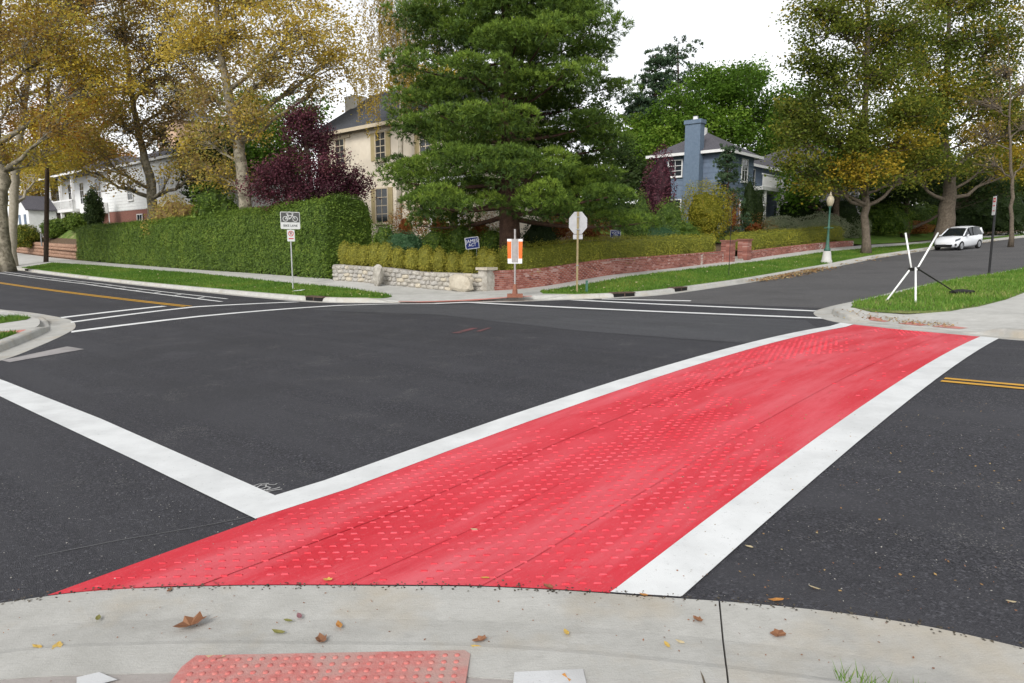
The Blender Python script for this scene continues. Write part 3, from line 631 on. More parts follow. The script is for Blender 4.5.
# ------------------------------------------------------------------ foliage builders
def tri_sample(v, f, n):
    """area-weighted random points on a triangle mesh, with normals"""
    a, b, c = v[f[:, 0]], v[f[:, 1]], v[f[:, 2]]; nr = np.cross(b - a, c - a); ar = np.linalg.norm(nr, axis=1)
    k = rng.choice(len(f), n, p=ar / ar.sum()); r1 = np.sqrt(rng.uniform(size=n))[:, None]; r2 = rng.uniform(size=n)[:, None]
    return a[k] * (1 - r1) + b[k] * r1 * (1 - r2) + c[k] * r1 * r2, unit(nr[k])
def vnoise(P_, sc, seed=0.0): return np.array([mnoise.noise((float(p[0]) * sc + seed, float(p[1]) * sc, float(p[2]) * sc)) for p in P_])
def hedge(name, label, path, width, hgt, base, leaf, size, dens, cat='hedge', group=None, core='leaf_dark', rough=.10, round_=.18):
    """clipped hedge: swept core with an uneven surface and leaves over it"""
    path = np.array(path, float); d = np.r_[0, np.cumsum(np.linalg.norm(np.diff(path, axis=0), axis=1))]
    ds = np.arange(0, d[-1] + .01, .35 if d[-1] > 6 else .2); pu = np.column_stack([np.interp(ds, d, path[:, i]) for i in (0, 1)])
    t = np.gradient(pu, axis=0); t /= np.linalg.norm(t, axis=1, keepdims=True); nn = np.column_stack([-t[:, 1], t[:, 0]])
    prof = [(-.5, 0), (-.5, .25), (-.5, .5), (-.49, .75), (-.47, .9), (-.5 + round_, 1.0), (0, 1.01), (.5 - round_, 1.0), (.47, .9), (.49, .6), (.5, 0)]
    V = []; m = len(prof)
    for i, q in enumerate(pu):
        h = hgt(ds[i] / d[-1]) if callable(hgt) else hgt; z0 = float(base(*q))
        for s_, hh in prof:
            w = q + nn[i] * s_ * width; x, y = XY(*w); V.append((float(x), float(y), z0 - .05 + hh * h))
    V = np.array(V); dv = np.column_stack([vnoise(V, .9, k * 17.3) + .5 * vnoise(V, 2.6, k * 5.1) for k in range(3)]); V = V + dv * rough * np.array([1, 1, .8])
    k = len(pu); F = []
    for i in range(k - 1):
        for j in range(m - 1):
            a_, b_, c_, e_ = i * m + j, (i + 1) * m + j, (i + 1) * m + j + 1, i * m + j + 1; F += [(a_, b_, c_), (a_, c_, e_)]
    for s_ in (0, k - 1):
        for j in range(1, m - 1): F.append((s_ * m, s_ * m + j, s_ * m + j + 1) if s_ == 0 else (s_ * m, s_ * m + j + 1, s_ * m + j))
    Fa = np.array(F); e = thing(name, label, cat, P(path[len(path) // 2][0], path[len(path) // 2][1], float(base(*path[len(path) // 2]))), group)
    me = bpy.data.meshes.new('light_block_core'); ctr = V.reshape(k, m, 3).mean(1); Vi = V.copy().reshape(k, m, 3)
    Vi = (Vi + (ctr[:, None, :] - Vi) * min(.3, .09 / (width * .5))).reshape(-1, 3)
    me.from_pydata(Vi.tolist(), [], F); set_tint(fin(me, 'light_block_core', leaf, e), .08)  # added solid core behind the leaves, blocks light, darkest leaf tint
    ar = .5 * np.linalg.norm(np.cross(V[Fa[:, 1]] - V[Fa[:, 0]], V[Fa[:, 2]] - V[Fa[:, 0]]), axis=1).sum(); n_ = int(ar * dens)
    p_, nr = tri_sample(V, Fa, n_); cc = ctr[np.clip((rng.integers(0, k, n_)), 0, k - 1)]
    # point normals outward
    near_c = ctr[np.argmin(((p_[:, None, :2] - ctr[None, ::max(1, k // 40), :2]) ** 2).sum(2), axis=1) * max(1, k // 40)]
    sg = np.sign(((p_ - near_c) * nr).sum(1)); nr = nr * np.where(sg == 0, 1, sg)[:, None]
    p_ = p_ + nr * (rng.normal(.01, .05, n_) + rng.exponential(.05, n_) * (vnoise(p_, 2.2, 21) > .1))[:, None]
    tn = np.clip(.42 + .30 * vnoise(p_, .7, 3) + .25 * vnoise(p_, 2.5, 9) + rng.normal(0, .17, n_), 0, 1)
    quads('foliage', leaf_quads(p_, size, .2, .6, nr, 1.1), leaf, e, tn)
    return e
def ico(sub=2):
    bm = bmesh.new(); bmesh.ops.create_icosphere(bm, subdivisions=sub, radius=1.0); v = np.array([q.co[:] for q in bm.verts]); f = np.array([[w.index for w in q.verts] for q in bm.faces]); bm.free(); return v, f
ICO = ico(3)
def bush(name, label, c, r, leaf, n_, size, cat='shrub', group=None, lump=.3, lf=1.5, up=.3, cover=.76, droop=0.0, aspect=.6, stems=0, shellw=.09):
    """leafy shrub standing on c = centre of its base; r = half sizes"""
    c = np.array(c, float); r = np.array(r, float); sd_ = rng.uniform(0, 90)
    V, F = ICO; k = 1 + lump * vnoise(V * lf + sd_, 1.6) + lump * .6 * vnoise(V * lf + sd_, 4.1)
    W = c + np.array([0, 0, r[2] * .92]) + V * r * k[:, None]; W[:, 2] = np.maximum(W[:, 2], c[2] - .03)
    e = thing(name, label, cat, c, group)
    Wi = (c + np.array([0, 0, r[2] * .85])) + (W - (c + np.array([0, 0, r[2] * .85]))) * cover
    if cover > 0:
        me = bpy.data.meshes.new('light_block_core'); me.from_pydata(Wi.tolist(), [], F.tolist()); set_tint(fin(me, 'light_block_core', leaf, e), .05)  # solid core added to block light inside the shrub, in the darkest leaf tint
    p_, nr = tri_sample(W, F, n_); p_ = p_ + (c + [0, 0, r[2]] - p_) * np.abs(rng.normal(0, shellw, n_))[:, None] + nr * (rng.normal(0, .03, n_) + np.maximum(0, vnoise(p_, 3.3, 8)) * .28 * min(r) * rng.uniform(0, 1, n_))[:, None]
    tn = np.clip(.45 + .35 * vnoise(p_, 2.2, 3) + rng.normal(0, .2, n_), 0, 1)
    quads('foliage', leaf_quads(p_, size, up, aspect, nr, .8, droop), leaf, e, tn)
    if stems:
        mb = MB()
        for i in range(stems):
            a_ = rng.uniform(0, 6.28); q = c + np.array([math.cos(a_), math.sin(a_), 0]) * r * rng.uniform(.3, .7) + np.array([0, 0, r[2] * rng.uniform(.9, 1.5)])
            mb.tube(bez(c + rng.normal(0, .05, 3) * [1, 1, 0], (c + q) / 2 + np.array([0, 0, .1]), q, 5), [.025, .02, .016, .012, .008], 5)
        mb.build('stems', 'bark_grey', e)
    return e

# ------------------------------------------------------------------ walls of the corner garden
fw = lambda u, v: TB(u, v) + KH - .01
# pale rubble wall
sw = thing('stone_wall', 'low pale limestone rubble wall below the round yellow-green shrubs', 'wall', P(22, 8.9, fw(22, 8.9)))
swp = np.array([(26.3, 9.0), (25.8, 8.5), (23, 8.65), (21, 9.2), (19.1, 9.7), (18.3, 10.05)]); swd = np.r_[0, np.cumsum(np.linalg.norm(np.diff(swp, axis=0), axis=1))]
def sw_at(q): return np.array([np.interp(q, swd, swp[:, 0]), np.interp(q, swd, swp[:, 1])])
mb = MB(True); ks = np.linspace(0, swd[-1], 30)
for q in ks:
    p_ = sw_at(q); t_ = sw_at(min(q + .1, swd[-1])) - sw_at(max(q - .1, 0)); t_ /= np.linalg.norm(t_); nn = np.array([t_[1], -t_[0]]); nn = nn if nn[1] < 0 else -nn
    z = float(fw(*p_)); h = .66 + .02 * math.sin(q * 2)
    for d_, hh in ((.075, -.1), (.075, h), (-.35, h), (-.35, -.1)): w = p_ + nn * d_; mb.v.append((w[0], w[1], z + hh))
mb.f = [(i * 4 + j, (i + 1) * 4 + j, (i + 1) * 4 + (j + 1) % 4, i * 4 + (j + 1) % 4) for i in range(29) for j in range(4)] + [(0, 1, 2, 3), (119, 118, 117, 116)]
mb.build('mortar_core', 'mortar', sw)
stone_meshes = []
for k in range(6):
    V, F = ico(2); sd_ = k * 11.3; V = V / np.max(np.abs(V), axis=1, keepdims=True) * .55 + V * .45
    V = V * (1 + .16 * vnoise(V, 1.3, sd_) + .07 * vnoise(V, 4, sd_))[:, None]
    me = bpy.data.meshes.new('stone'); me.from_pydata(V.tolist(), [], F.tolist()); me.materials.append(MATS[['limestone', 'limestone', 'limestone_grey', 'limestone', 'boulder', 'limestone_grey'][k]]); stone_meshes.append(me)
def stone(parent, p3, sc, rot=(0, 0, 0), k=None, mats=None):
    o = bpy.data.objects.new('stone', stone_meshes[rng.integers(0, 6) if k is None else k]); link(o); o.location = p3; o.scale = sc
    o.rotation_euler = rot; o.parent = parent; o.matrix_parent_inverse = Matrix.Translation(-Vector(parent.location)); return o
zr = 0.0
for row in range(4):
    q = .12 if row % 2 else .0
    while q < swd[-1]:
        L = float(rng.uniform(.16, .40)); p_ = sw_at(q + L / 2); t_ = sw_at(min(q + L, swd[-1])) - sw_at(max(q, 0)); t_ /= np.linalg.norm(t_); nn = np.array([t_[1], -t_[0]]); nn = nn if nn[1] < 0 else -nn
        w = p_ + nn * .04; x, y = XY(*w); x2, y2 = XY(*(w + t_)); a_ = math.atan2(y2 - y, x2 - x)
        if not (11.2 < q + L / 2 < 12.6 and False): stone(sw, (float(x), float(y), float(fw(*p_)) + .08 + row * .165 + rng.normal(0, .012)), (L * .54, .11, float(rng.uniform(.08, .10))), (rng.normal(0, .06), rng.normal(0, .08), a_ + rng.normal(0, .05)))
        q += L + .02
b1 = at(378, 268, 27.55); stone(sw, (b1[0], b1[1], float(fw(*UV(b1[0], b1[1]))) + .45), (.24, .16, .46), (.1, .4, -.7), 0)
b2 = at(461, 282, 26.0); stone(sw, (b2[0], b2[1], float(fw(*UV(b2[0], b2[1]))) + .33), (.60, .20, .34), (0, .05, -.75), 4)
b3 = at(437, 283, 26.6); 0 and stone(sw, (b3[0], b3[1], float(fw(*UV(b3[0], b3[1]))) + .25), (.33, .2, .36), (0, .1, -.7), 0)

def brick_wall(label, path, hgt, base, name='brick_wall'):
    """mortar core with every brick modelled and joined into one part"""
    path = np.array(path, float); d = np.r_[0, np.cumsum(np.linalg.norm(np.diff(path, axis=0), axis=1))]
    e = thing(name, label, 'wall', P(path[0][0], path[0][1], float(base(*path[0]))))
    f_ = lambda q: np.array([np.interp(q, d, path[:, 0]), np.interp(q, d, path[:, 1])])
    cb = MB(True); n_ = max(2, int(d[-1] / 1.0)); qs = np.linspace(0, d[-1], n_)
    def frame(q):
        t_ = f_(min(q + .2, d[-1])) - f_(max(q - .2, 0)); t_ /= np.linalg.norm(t_); nn = np.array([-t_[1], t_[0]]); return t_, (nn if nn[0] < 0 else -nn)
    for q in qs:
        p_ = f_(q); t_, nn = frame(q); z = float(base(*p_)); h = hgt(q / d[-1])
        for d_, hh in ((.0, -.15), (.0, h - .012), (-.26, h - .012), (-.26, -.15)): w = p_ + nn * d_; cb.v.append((w[0], w[1], z + hh))
    cb.f = [(i * 4 + j, (i + 1) * 4 + j, (i + 1) * 4 + (j + 1) % 4, i * 4 + (j + 1) % 4) for i in range(n_ - 1) for j in range(4)] + [(0, 1, 2, 3), tuple(range((n_ - 1) * 4, n_ * 4))[::-1]]
    cb.build('mortar_core', 'brick_mortar', e)
    bb = MB(True); tn = []; row = 0; hmax = max(hgt(0), hgt(.5), hgt(1)); ch_ = .076
    while row * ch_ < hmax - .03:
        q = (.11 if row % 2 else 0)
        while q + .2 < d[-1]:
            if (row + 1) * ch_ <= hgt(q / d[-1]) + .035:
                t_, nn = frame(q + .1); p_ = f_(q + .1); z = float(base(*p_)) + row * ch_; pr_ = .012 + rng.uniform(-.004, .006); kk = len(bb.v)
                for zz in (z + .005, z + ch_ - .006):
                    for s_, d_ in ((-.1, pr_), (.1, pr_), (.1, -.05), (-.1, -.05)): w = p_ + t_ * s_ + nn * d_; bb.v.append((w[0], w[1], zz))
                bb.f += [tuple(kk + i for i in f) for f in ((4, 5, 6, 7), (0, 1, 5, 4), (1, 2, 6, 5), (3, 0, 4, 7), (0, 3, 2, 1))]
                tn += [float(np.clip(.42 + .35 * mnoise.noise((q * .5, row * .2, 1.0)) + rng.normal(0, .2), 0, 1))] * 5
            q += .212
        row += 1
    o = bb.build('bricks', 'brick', e); set_tint(o, tn); tag(o, kind='stuff')
    # soldier coping bricks
    cp = MB(True); tn = []
    for q in np.arange(.05, d[-1] - .05, .085):
        t_, nn = frame(q); p_ = f_(q); z = float(base(*p_)) + hgt(q / d[-1]); kk = len(cp.v)
        for zz in (z - .008, z + .062):
            for s_, d_ in ((-.037, .03), (.037, .03), (.037, -.28), (-.037, -.28)): w = p_ + t_ * s_ + nn * d_; cp.v.append((w[0], w[1], zz))
        cp.f += [tuple(kk + i for i in f) for f in ((4, 5, 6, 7), (0, 1, 5, 4), (1, 2, 6, 5), (2, 3, 7, 6), (3, 0, 4, 7))]; tn += [float(np.clip(.5 + rng.normal(0, .25), 0, 1))] * 5
    o = cp.build('coping_bricks', 'brick', e); set_tint(o, tn); tag(o, kind='stuff')
    return e
brick_wall('long low red brick garden wall behind the stop sign', [(18.05, 10.2), (17.75, 11.6), (17.4, 14), (17.1, 17), (17.1, 21), (17.2, 26), (17.1, 28.4)], lambda t: .70 - .14 * t, fw)
brick_wall('low dark brick wall right of the gate pillars, behind the lamp post', [(16.95, 31.0), (16.7, 34), (16.0, 41.6), (15.2, 46.2)], lambda t: .42 - .08 * t, fw)
for (u, v), lab in (((17.0, 28.75), 'red brick gate pillar on the left side of the garden steps'), ((16.85, 30.65), 'red brick gate pillar on the right side of the garden steps')):
    z = float(fw(u, v)); e = thing('gate_pillar', lab, 'pillar', P(u, v, z), 'brick gate pillars')
    mb = MB(True); tn = []
    for r_ in range(15):
        for s_ in range(2):
            for w_ in range(2):
                o1 = .0 if r_ % 2 else .0; a0 = u - .30 + s_ * .30 + .004; b0 = v - .30 + w_ * .30 + .004; mb.box(a0, a0 + .292, b0, b0 + .292, z + r_ * .076 + .005, z + (r_ + 1) * .076 - .005); tn += [float(np.clip(.35 + rng.normal(0, .22), 0, 1))] * 6
    o = mb.build('bricks', 'brick', e); set_tint(o, tn); tag(o, kind='stuff')
    MB(True).box(u - .285, u + .285, v - .285, v + .285, z - .1, z + 1.13).build('mortar_core', 'brick_mortar', e)
    MB(True).box(u - .35, u + .35, v - .35, v + .35, z + 1.14, z + 1.24).build('capstone', 'brick_red', e)
e = thing('garden_steps', 'pale stone garden steps between the two brick gate pillars', 'steps', P(17.2, 29.7, float(fw(17.2, 29.7))))
for k in range(5):
    z = float(fw(17, 29.7)); MB(True).box(16.75 + k * .34, 17.15 + k * .34 + .3, 29.07, 30.33, z - .2, z + .13 * (k + 1)).build('step', 'limestone' if k < 2 else 'brick_red', e)
# pale capping block and pier where the two walls meet
e = thing('wall_pier', 'small limestone pier with flat pale cap where stone and brick walls meet', 'pier', P(18.22, 10.1, float(fw(18.2, 10.1))))
z = float(fw(18.2, 10.1)); MB(True).box(18.0, 18.45, 9.95, 10.4, z - .1, z + .80).build('shaft', 'limestone', e); MB(True).box(17.92, 18.52, 9.88, 10.48, z + .803, z + .90).build('cap', 'boulder', e)

# garden soil behind the walls
inner = [(p[0] + (.34 if 8.6 < p[1] else .2), p[1] + (.34 if p[0] > 17.9 else .0)) for p in WL]
sheet('garden_ground', inner + [(60, 130), (110, 60)], -.03, 'mulch', YD, ucut=list(np.arange(-6, 34, 2.0)) + list(np.arange(34, 112, 5.0)), vcut=list(np.arange(8, 60, 2.0)) + [70, 80, 90, 110])
sheet('garden_lawn', [(19.3, 34), (30, 31), (34, 40), (30, 70), (10.6, 70), (12.8, 60), (15.0, 48), (17.6, 46.5), (18.7, 41)], .03, 'turf', YD, ucut=list(np.arange(14, 36, 1.0)), vcut=list(np.arange(30, 72, 2.0)))
sheet('garden_lawn', [(20.5, 12.6), (20.5, 17), (25.5, 17), (28, 12), (25, 11.2)], .03, 'turf', YD, ucut=list(np.arange(14, 36, 1.0)), vcut=list(np.arange(8, 72, 1.0)))

sheet('garden_lawn', [(71.6, 12.35), (71.6, 16.5), (89.5, 16.5), (89.5, 12.5), (98, 12.5), (98, 12.3)], .04, 'turf_dry', YD, ucut=list(np.arange(70, 100, 2.0)), vcut=list(np.arange(12, 17, .5)))
# tall clipped hedge along the left street
hedge('tall_hedge', 'tall clipped dark green hedge running along the left footway', [(70, 12.4), (55, 12.3), (36.6, 11.4), (27.0, 10.1)], 2.4, lambda t: 3.0 + .75 * t, fw, 'leaf_hedge', .09, 420, rough=.2)
# round yellow-green shrubs above the stone wall
bw = np.linspace(0, 1, 13)
for i, q in enumerate(bw):
    p_ = sw_at(.75 + q * (swd[-1] - .35)); t_ = np.array([-.02, 0]); u, v = p_[0] + .25, p_[1] + .72
    lab = 'rounded yellow-green shrub in the row above the pale stone wall'
    bush('boxwood_shrub', {6: 'middle rounded yellow-green shrub of the row above the pale stone wall', 1: 'rounded yellow-green shrub behind the upright pale boulder, second from the tall hedge', 10: 'rounded yellow-green shrub behind the blue yard sign corner above the big boulder', 11: 'rounded yellow-green shrub second from the orange sign panel', 2: 'third rounded yellow-green shrub from the tall hedge above the stone wall', 3: 'fourth rounded yellow-green shrub from the tall hedge above the stone wall', 4: 'fifth rounded yellow-green shrub from the tall hedge above the stone wall', 5: 'sixth rounded yellow-green shrub from the tall hedge above the stone wall', 7: 'sixth yellow-green shrub from the right end of the stone wall row', 8: 'fifth yellow-green shrub from the right end of the stone wall row', 9: 'fourth yellow-green shrub from the right end of the stone wall row', 0: 'leftmost rounded yellow-green shrub of the row above the stone wall, by the tall hedge', 12: 'rightmost rounded yellow-green shrub of the row, behind the orange sign panel'}.get(i, lab), P(u, v, float(fw(u, v)) + .52), (.345 + .03 * math.sin(i * 2.1), .345, .56 + .05 * math.cos(i * 1.7)), 'leaf_box', 2200, .05, group='round shrubs above the stone wall', lump=.16, lf=1.6, cover=.8)
# low hedge above the brick wall
hb = lambda u, v: fw(u, v) + .35
hedge('low_hedge', 'low clipped yellow-green hedge on top of the long brick wall', [(18.5, 11.6), (18.2, 14), (17.9, 17), (17.9, 21), (18.0, 26), (17.95, 28.2)], 1.1, lambda t: 1.36 - .16 * t, hb, 'leaf_lowhedge', .06, 620, rough=.10)
hedge('low_hedge', 'low clipped yellow-green hedge beyond the gate pillars, behind the lamp post', [(17.85, 31.2), (17.6, 34), (16.9, 41.6), (16.3, 46.0)], 1.1, lambda t: 1.2 - .1 * t, hb, 'leaf_lowhedge', .07, 420, rough=.10)

# grass blades on the lawns
for nm, poly, n_, mt, fn, of, h_, w_ in (('grass', verge_left, 42000, 'grass_blade', TB, KH + .01, .075, .03), ('grass', [p for p in verge_b if p[1] < 62], 42000, 'grass_blade', TB, KH + .01, .075, .03), ('grass', [p for p in lawn_r if p[1] < 50], 26000, 'grass_dry', T, KH + .01, .08, .028)):
    tag(blades(nm, poly, n_, mt, fn, of, h_, w_), {'verge': ''}.get('x'), None, None, 'stuff')
for poly, lab in (([(19.9, -6.5), (19.7, -4.95), (20.0, -4.25), (20.5, -4.05), (21.2, -4.2), (21.8, -4.8), (22.0, -6.5)], ''), ([(15.3, -6.8), (15.95, -5.75), (16.5, -5.38), (16.9, -5.12), (17.15, -5.15), (17.2, -5.5), (17.0, -6.8)], '')):
    tag(blades('grass', poly, 2600, 'grass_blade', T, KH + .01, .07, .018), kind='stuff')
tag(blades('grass', [(.66, -6.27), (.52, -6.21), (.2, -6.2), (-.4, -6.2), (-.4, -6.7), (.3, -6.7)], 1500, 'grass_dry', lambda u, v: T(u, v) + KH, .01, .05, .005), kind='stuff')
labs = ['short green lawn grass on the verge in front of the tall hedge', 'short green lawn grass on the verge below the brick wall', 'patchy drying lawn grass round the white tripod', 'green grass strip at the tip of the left corner', 'green grass strip beside the left kerb', 'tuft of drying grass at the bottom right corner']
for o, l in zip([o for o in COL.objects if o.name.startswith('grass') and 'blade' not in o.name], labs): tag(o, l, 'grass')
SEED_PINE = 5
# ------------------------------------------------------------------ trees
def tree(name, label, trunk, rad, lobes, leaf, bark, size, per, cl_r=.55, dens=1.0, cat='tree', group=None, up=.4, limb0=.35, droop=0.0, tint0=.45, tvar=.35, aspect=.75, ncl=None, twig=True, shell=2.0):
    """tapered trunk and limbs; lobes = ellipsoids (centre, radii) of the crown filled with leaf clusters"""
    trunk = np.array(trunk, float); e = thing(name, label, cat, trunk[0], group); tl = np.r_[0, np.cumsum(np.linalg.norm(np.diff(trunk, axis=0), axis=1))]
    n_ = max(6, int(tl[-1] / .6)); ts = np.linspace(0, tl[-1], n_); tp_ = np.column_stack([np.interp(ts, tl, trunk[:, i]) for i in range(3)])
    tp_[1:-1] += rng.normal(0, .04, (n_ - 2, 3)) * [1, 1, .2]; rr = np.interp(ts, tl, rad) if hasattr(rad, '__len__') else rad * (1 - .75 * ts / tl[-1])
    wood = MB(); flare = rr.copy(); flare[0] *= 1.45; flare[1] *= 1.12; base = tp_.copy(); base[0, 2] -= .15
    wood.tube(base, flare, 10)
    C = []; TN = []
    for (c, r) in lobes:
        c = np.array(c, float); r = np.array(r, float)
        hz = np.hypot(c[0] - tp_[:, 0], c[1] - tp_[:, 1]); want = c[2] - .55 * hz - .3 * r[2]; k = int(np.argmin(np.abs(tp_[:, 2] - want) + .15 * hz)); k = max(k, int(n_ * .18))
        a_ = tp_[k]; mid = (a_ + c) / 2 + np.array([0, 0, -.06 * np.linalg.norm(c - a_)]) + rng.normal(0, .25, 3); L = np.linalg.norm(c - a_)
        lp = bez(a_, mid, c, 8); lp[1:-1] += rng.normal(0, .03 * L ** .5, (6, 3)); r0 = min(rr[k] * .6, .05 + .022 * L)
        wood.tube(lp, np.linspace(r0, .025, 8), 7)
        vol = r[0] * r[1] * r[2]; m_ = int(ncl if ncl else max(8, dens * 5.2 * vol ** .667 / cl_r ** 1.6))
        d = unit(rng.normal(size=(m_, 3))); q = rng.uniform(size=m_) ** (1 / shell); pc = c + d * q[:, None] * r
        tint_l = rng.normal(0, tvar * .5)
        for p_ in pc:
            if twig:
                s_ = lp[rng.integers(3, 8)]; md = (s_ + p_) / 2 + rng.normal(0, .15, 3); wood.tube(bez(s_, md, p_, 4), [.035, .025, .016, .008], 4, False)
            kk = int(per * rng.uniform(.6, 1.4)); off = rng.normal(size=(kk, 3)) * cl_r * np.array([.62, .62, .45]) * rng.uniform(.75, 1.25)
            C.append(p_ + off); TN.append(np.clip(tint0 + tint_l + rng.normal(0, tvar * .5) + rng.normal(0, .16, kk), 0, 1))
    wood.build('trunk', bark, e, True)
    if C:
        C = np.vstack(C); TN = np.concatenate(TN); quads('crown', leaf_quads(C, size, up, aspect, droop=droop), leaf, e, TN)
    return e
def lob(px, py, Y, rx, ry, rd=None):               # lobe from bearing, distance and apparent half sizes
    c = at(px, py, Y); k = Y / FPX; return (c, (rx * k, (rd if rd else (rx + ry) * .5 * k), ry * k))
def gz(x, y, fn=YD): return float(fn(*UV(x, y)))

# --- left: old plane trees in autumn colour
b0 = at(5, 262, 50); zz = gz(b0[0], b0[1], fw)
tree('plane_tree', 'huge pale plane tree with a leaning flared trunk at the far left edge', [(b0[0], b0[1], zz), at(0, 215, 50), at(4, 180, 50), at(-6, 120, 50), at(-4, 60, 51), at(0, 0, 51)], [.52, .42, .38, .32, .24, .15],
     [lob(22, 95, 50, 30, 34), lob(60, 35, 49, 55, 38), lob(-20, 30, 51, 55, 45), lob(95, 75, 50, 50, 36), lob(10, -40, 50, 80, 50), lob(45, 150, 51, 40, 22), lob(110, -30, 50, 60, 45), lob(-30, 120, 51, 40, 40), lob(70, 118, 49, 34, 20), lob(-10, 158, 50, 30, 14)],
     'leaf_plane_gold', 'bark_plane', .19, 48, .66, dens=.95, group='plane trees along the left street', tint0=.45, tvar=.55)
# a paler secondary stem rising through it
b1_ = at(17, 165, 52)
tree('plane_tree', 'slender pale plane stem rising behind the huge leaning trunk', [(at(10, 250, 56)[0], at(10, 250, 56)[1], gz(at(10, 250, 56)[0], 56, fw)), at(14, 190, 56), at(19, 150, 56), at(28, 80, 56), at(30, 20, 56)], [.36, .32, .28, .2, .1],
     [lob(45, 20, 56, 40, 35), lob(15, 55, 56, 30, 25), lob(70, 60, 56, 35, 25), lob(35, 175, 60, 28, 12)], 'leaf_plane_gold', 'bark_pale', .20, 60, .8, dens=1.0, group='plane trees along the left street', tint0=.55)
c2 = at(152, 215, 57); zz = gz(c2[0], c2[1])
tree('plane_tree', 'plane tree with a forked trunk behind the middle of the tall hedge', [(c2[0], c2[1], zz), at(152, 205, 57), at(151, 178, 57), at(142, 150, 57), at(132, 100, 57), at(125, 40, 57), at(120, -30, 57)], [.42, .38, .36, .28, .2, .14, .07],
     [lob(165, 130, 57, 30, 34), lob(120, 120, 56, 45, 32), lob(150, 80, 57, 55, 36), lob(95, 150, 56, 40, 24), lob(120, 30, 57, 60, 40), lob(180, 40, 58, 50, 40), lob(150, -30, 57, 80, 40), lob(185, 95, 58, 34, 24), lob(200, 165, 55, 28, 18), lob(118, 182, 55, 26, 14), lob(170, 172, 55, 14, 10), lob(75, 165, 56, 26, 12)],
     'leaf_plane_brown', 'bark_plane', .20, 38, .70, dens=.9, group='plane trees along the left street', tint0=.45, tvar=.55)
c3 = at(245, 200, 44); zz = gz(c3[0], c3[1])
tree('plane_tree', 'tall mottled plane tree behind the tall hedge beside the purple plum', [(c3[0], c3[1], zz), at(245, 195, 44), at(239, 150, 44), at(232, 110, 44), at(226, 80, 44), at(218, 30, 44), at(215, -40, 44)], [.42, .38, .34, .30, .24, .16, .08],
     [lob(300, 30, 43, 58, 36), lob(335, 55, 44, 34, 26), lob(270, 75, 43, 40, 30), lob(235, 30, 44, 50, 34), lob(205, 90, 44, 36, 32), lob(280, -25, 44, 60, 38), lob(200, -20, 44, 60, 40), lob(255, 120, 43, 30, 24), lob(205, 140, 44, 32, 20), lob(318, 88, 44, 26, 14), lob(222, 170, 45, 34, 18), lob(195, 45, 44, 43, 30)],
     'leaf_plane_brown', 'bark_plane', .17, 58, .66, dens=.95, group='plane trees along the left street', tint0=.45, tvar=.55)
# trees beyond, filling the left background
for (px, Y, pts, lf, lab) in ((80, 92, [(75, 150, 40, 24), (110, 165, 30, 20), (60, 125, 45, 22), (90, 100, 40, 24)], 'leaf_orange', 'bright orange autumn tree behind the white house'),
                              (28, 82, [(35, 195, 20, 30), (25, 160, 30, 22), (52, 170, 18, 20)], 'leaf_plane_gold', 'golden tree beside the small white garage'),
                              (205, 58, [(208, 178, 26, 26), (195, 150, 20, 20), (222, 150, 22, 18)], 'leaf_dark', 'dark evergreen tree beside the white siding wall'),
                              (290, 60, [(275, 150, 34, 28), (300, 120, 26, 26), (255, 165, 26, 24)], 'leaf_green', 'green tree behind the purple plum')):
    p_ = at(px, 240, Y); z_ = gz(p_[0], p_[1]); hh = at(px, min(q[1] for q in pts), Y)
    tree('background_tree', lab, [(p_[0], p_[1], z_), (p_[0], p_[1], (z_ + hh[2]) / 2), tuple(hh)], [.3, .22, .06], [lob(a, b, Y, c, d) for a, b, c, d in pts], lf, 'bark_brown', .28, 60, .85, dens=1.1, group='background trees')
# purple-leaf plum
p_ = at(315, 240, 37); z_ = gz(p_[0], p_[1])
tree('plum_tree', 'dark purple-leaved plum tree between the tall hedge and the cream house', [(p_[0], p_[1], z_), at(312, 200, 37), at(308, 150, 37), at(304, 118, 37)], [.16, .14, .1, .04],
     [lob(288, 172, 36.5, 36, 24), lob(305, 140, 37, 26, 24), lob(330, 172, 37, 34, 22), lob(352, 186, 37.5, 20, 16), lob(300, 118, 37, 15, 14), lob(265, 186, 36.5, 22, 16), lob(315, 195, 36, 44, 14)], 'leaf_plum', 'bark_brown', .11, 80, .42, dens=1.5, tint0=.4)
# weeping birch behind the pine
p_ = at(398, 240, 39); z_ = gz(p_[0], p_[1]); be = thing('birch_tree', 'weeping yellow birch hanging behind the left edge of the big pine', 'tree', (p_[0], p_[1], z_)); wood = MB()
top = at(405, -60, 39); tp_ = bez(np.array([p_[0], p_[1], z_]), at(402, 100, 39), top, 14); wood.tube(tp_, np.linspace(.2, .05, 14), 8); C = []; TN = []
for k in range(46):
    px = rng.uniform(362, 440); a_ = tp_[rng.integers(7, 14)]; py0 = rng.uniform(-40, 70) + max(0, (400 - px)) * 1.0; st = at(px, py0, 39 + rng.uniform(-1.5, 1.5)); wood.tube(bez(a_, (a_ + st) / 2 + np.array([0, 0, 1.0]), st, 6), np.linspace(.035, .012, 6), 4, False)
    for q in range(5):
        s2 = st + rng.normal(0, .45, 3) * [1, 1, .6]; L = rng.uniform(1.2, 3.6); n_ = int(L * 34); t_ = rng.uniform(0, 1, n_)
        line = s2 + np.column_stack([.15 * np.sin(t_ * 3 + k), .1 * np.cos(t_ * 2), -t_ * L]) + rng.normal(0, .07, (n_, 3)); C.append(line); TN.append(np.clip(.5 + rng.normal(0, .2, n_), 0, 1))
        wood.tube([s2, s2 + np.array([0.05, 0, -L * .5]), s2 + np.array([.1, 0, -L])], [.006, .005, .003], 3, False)
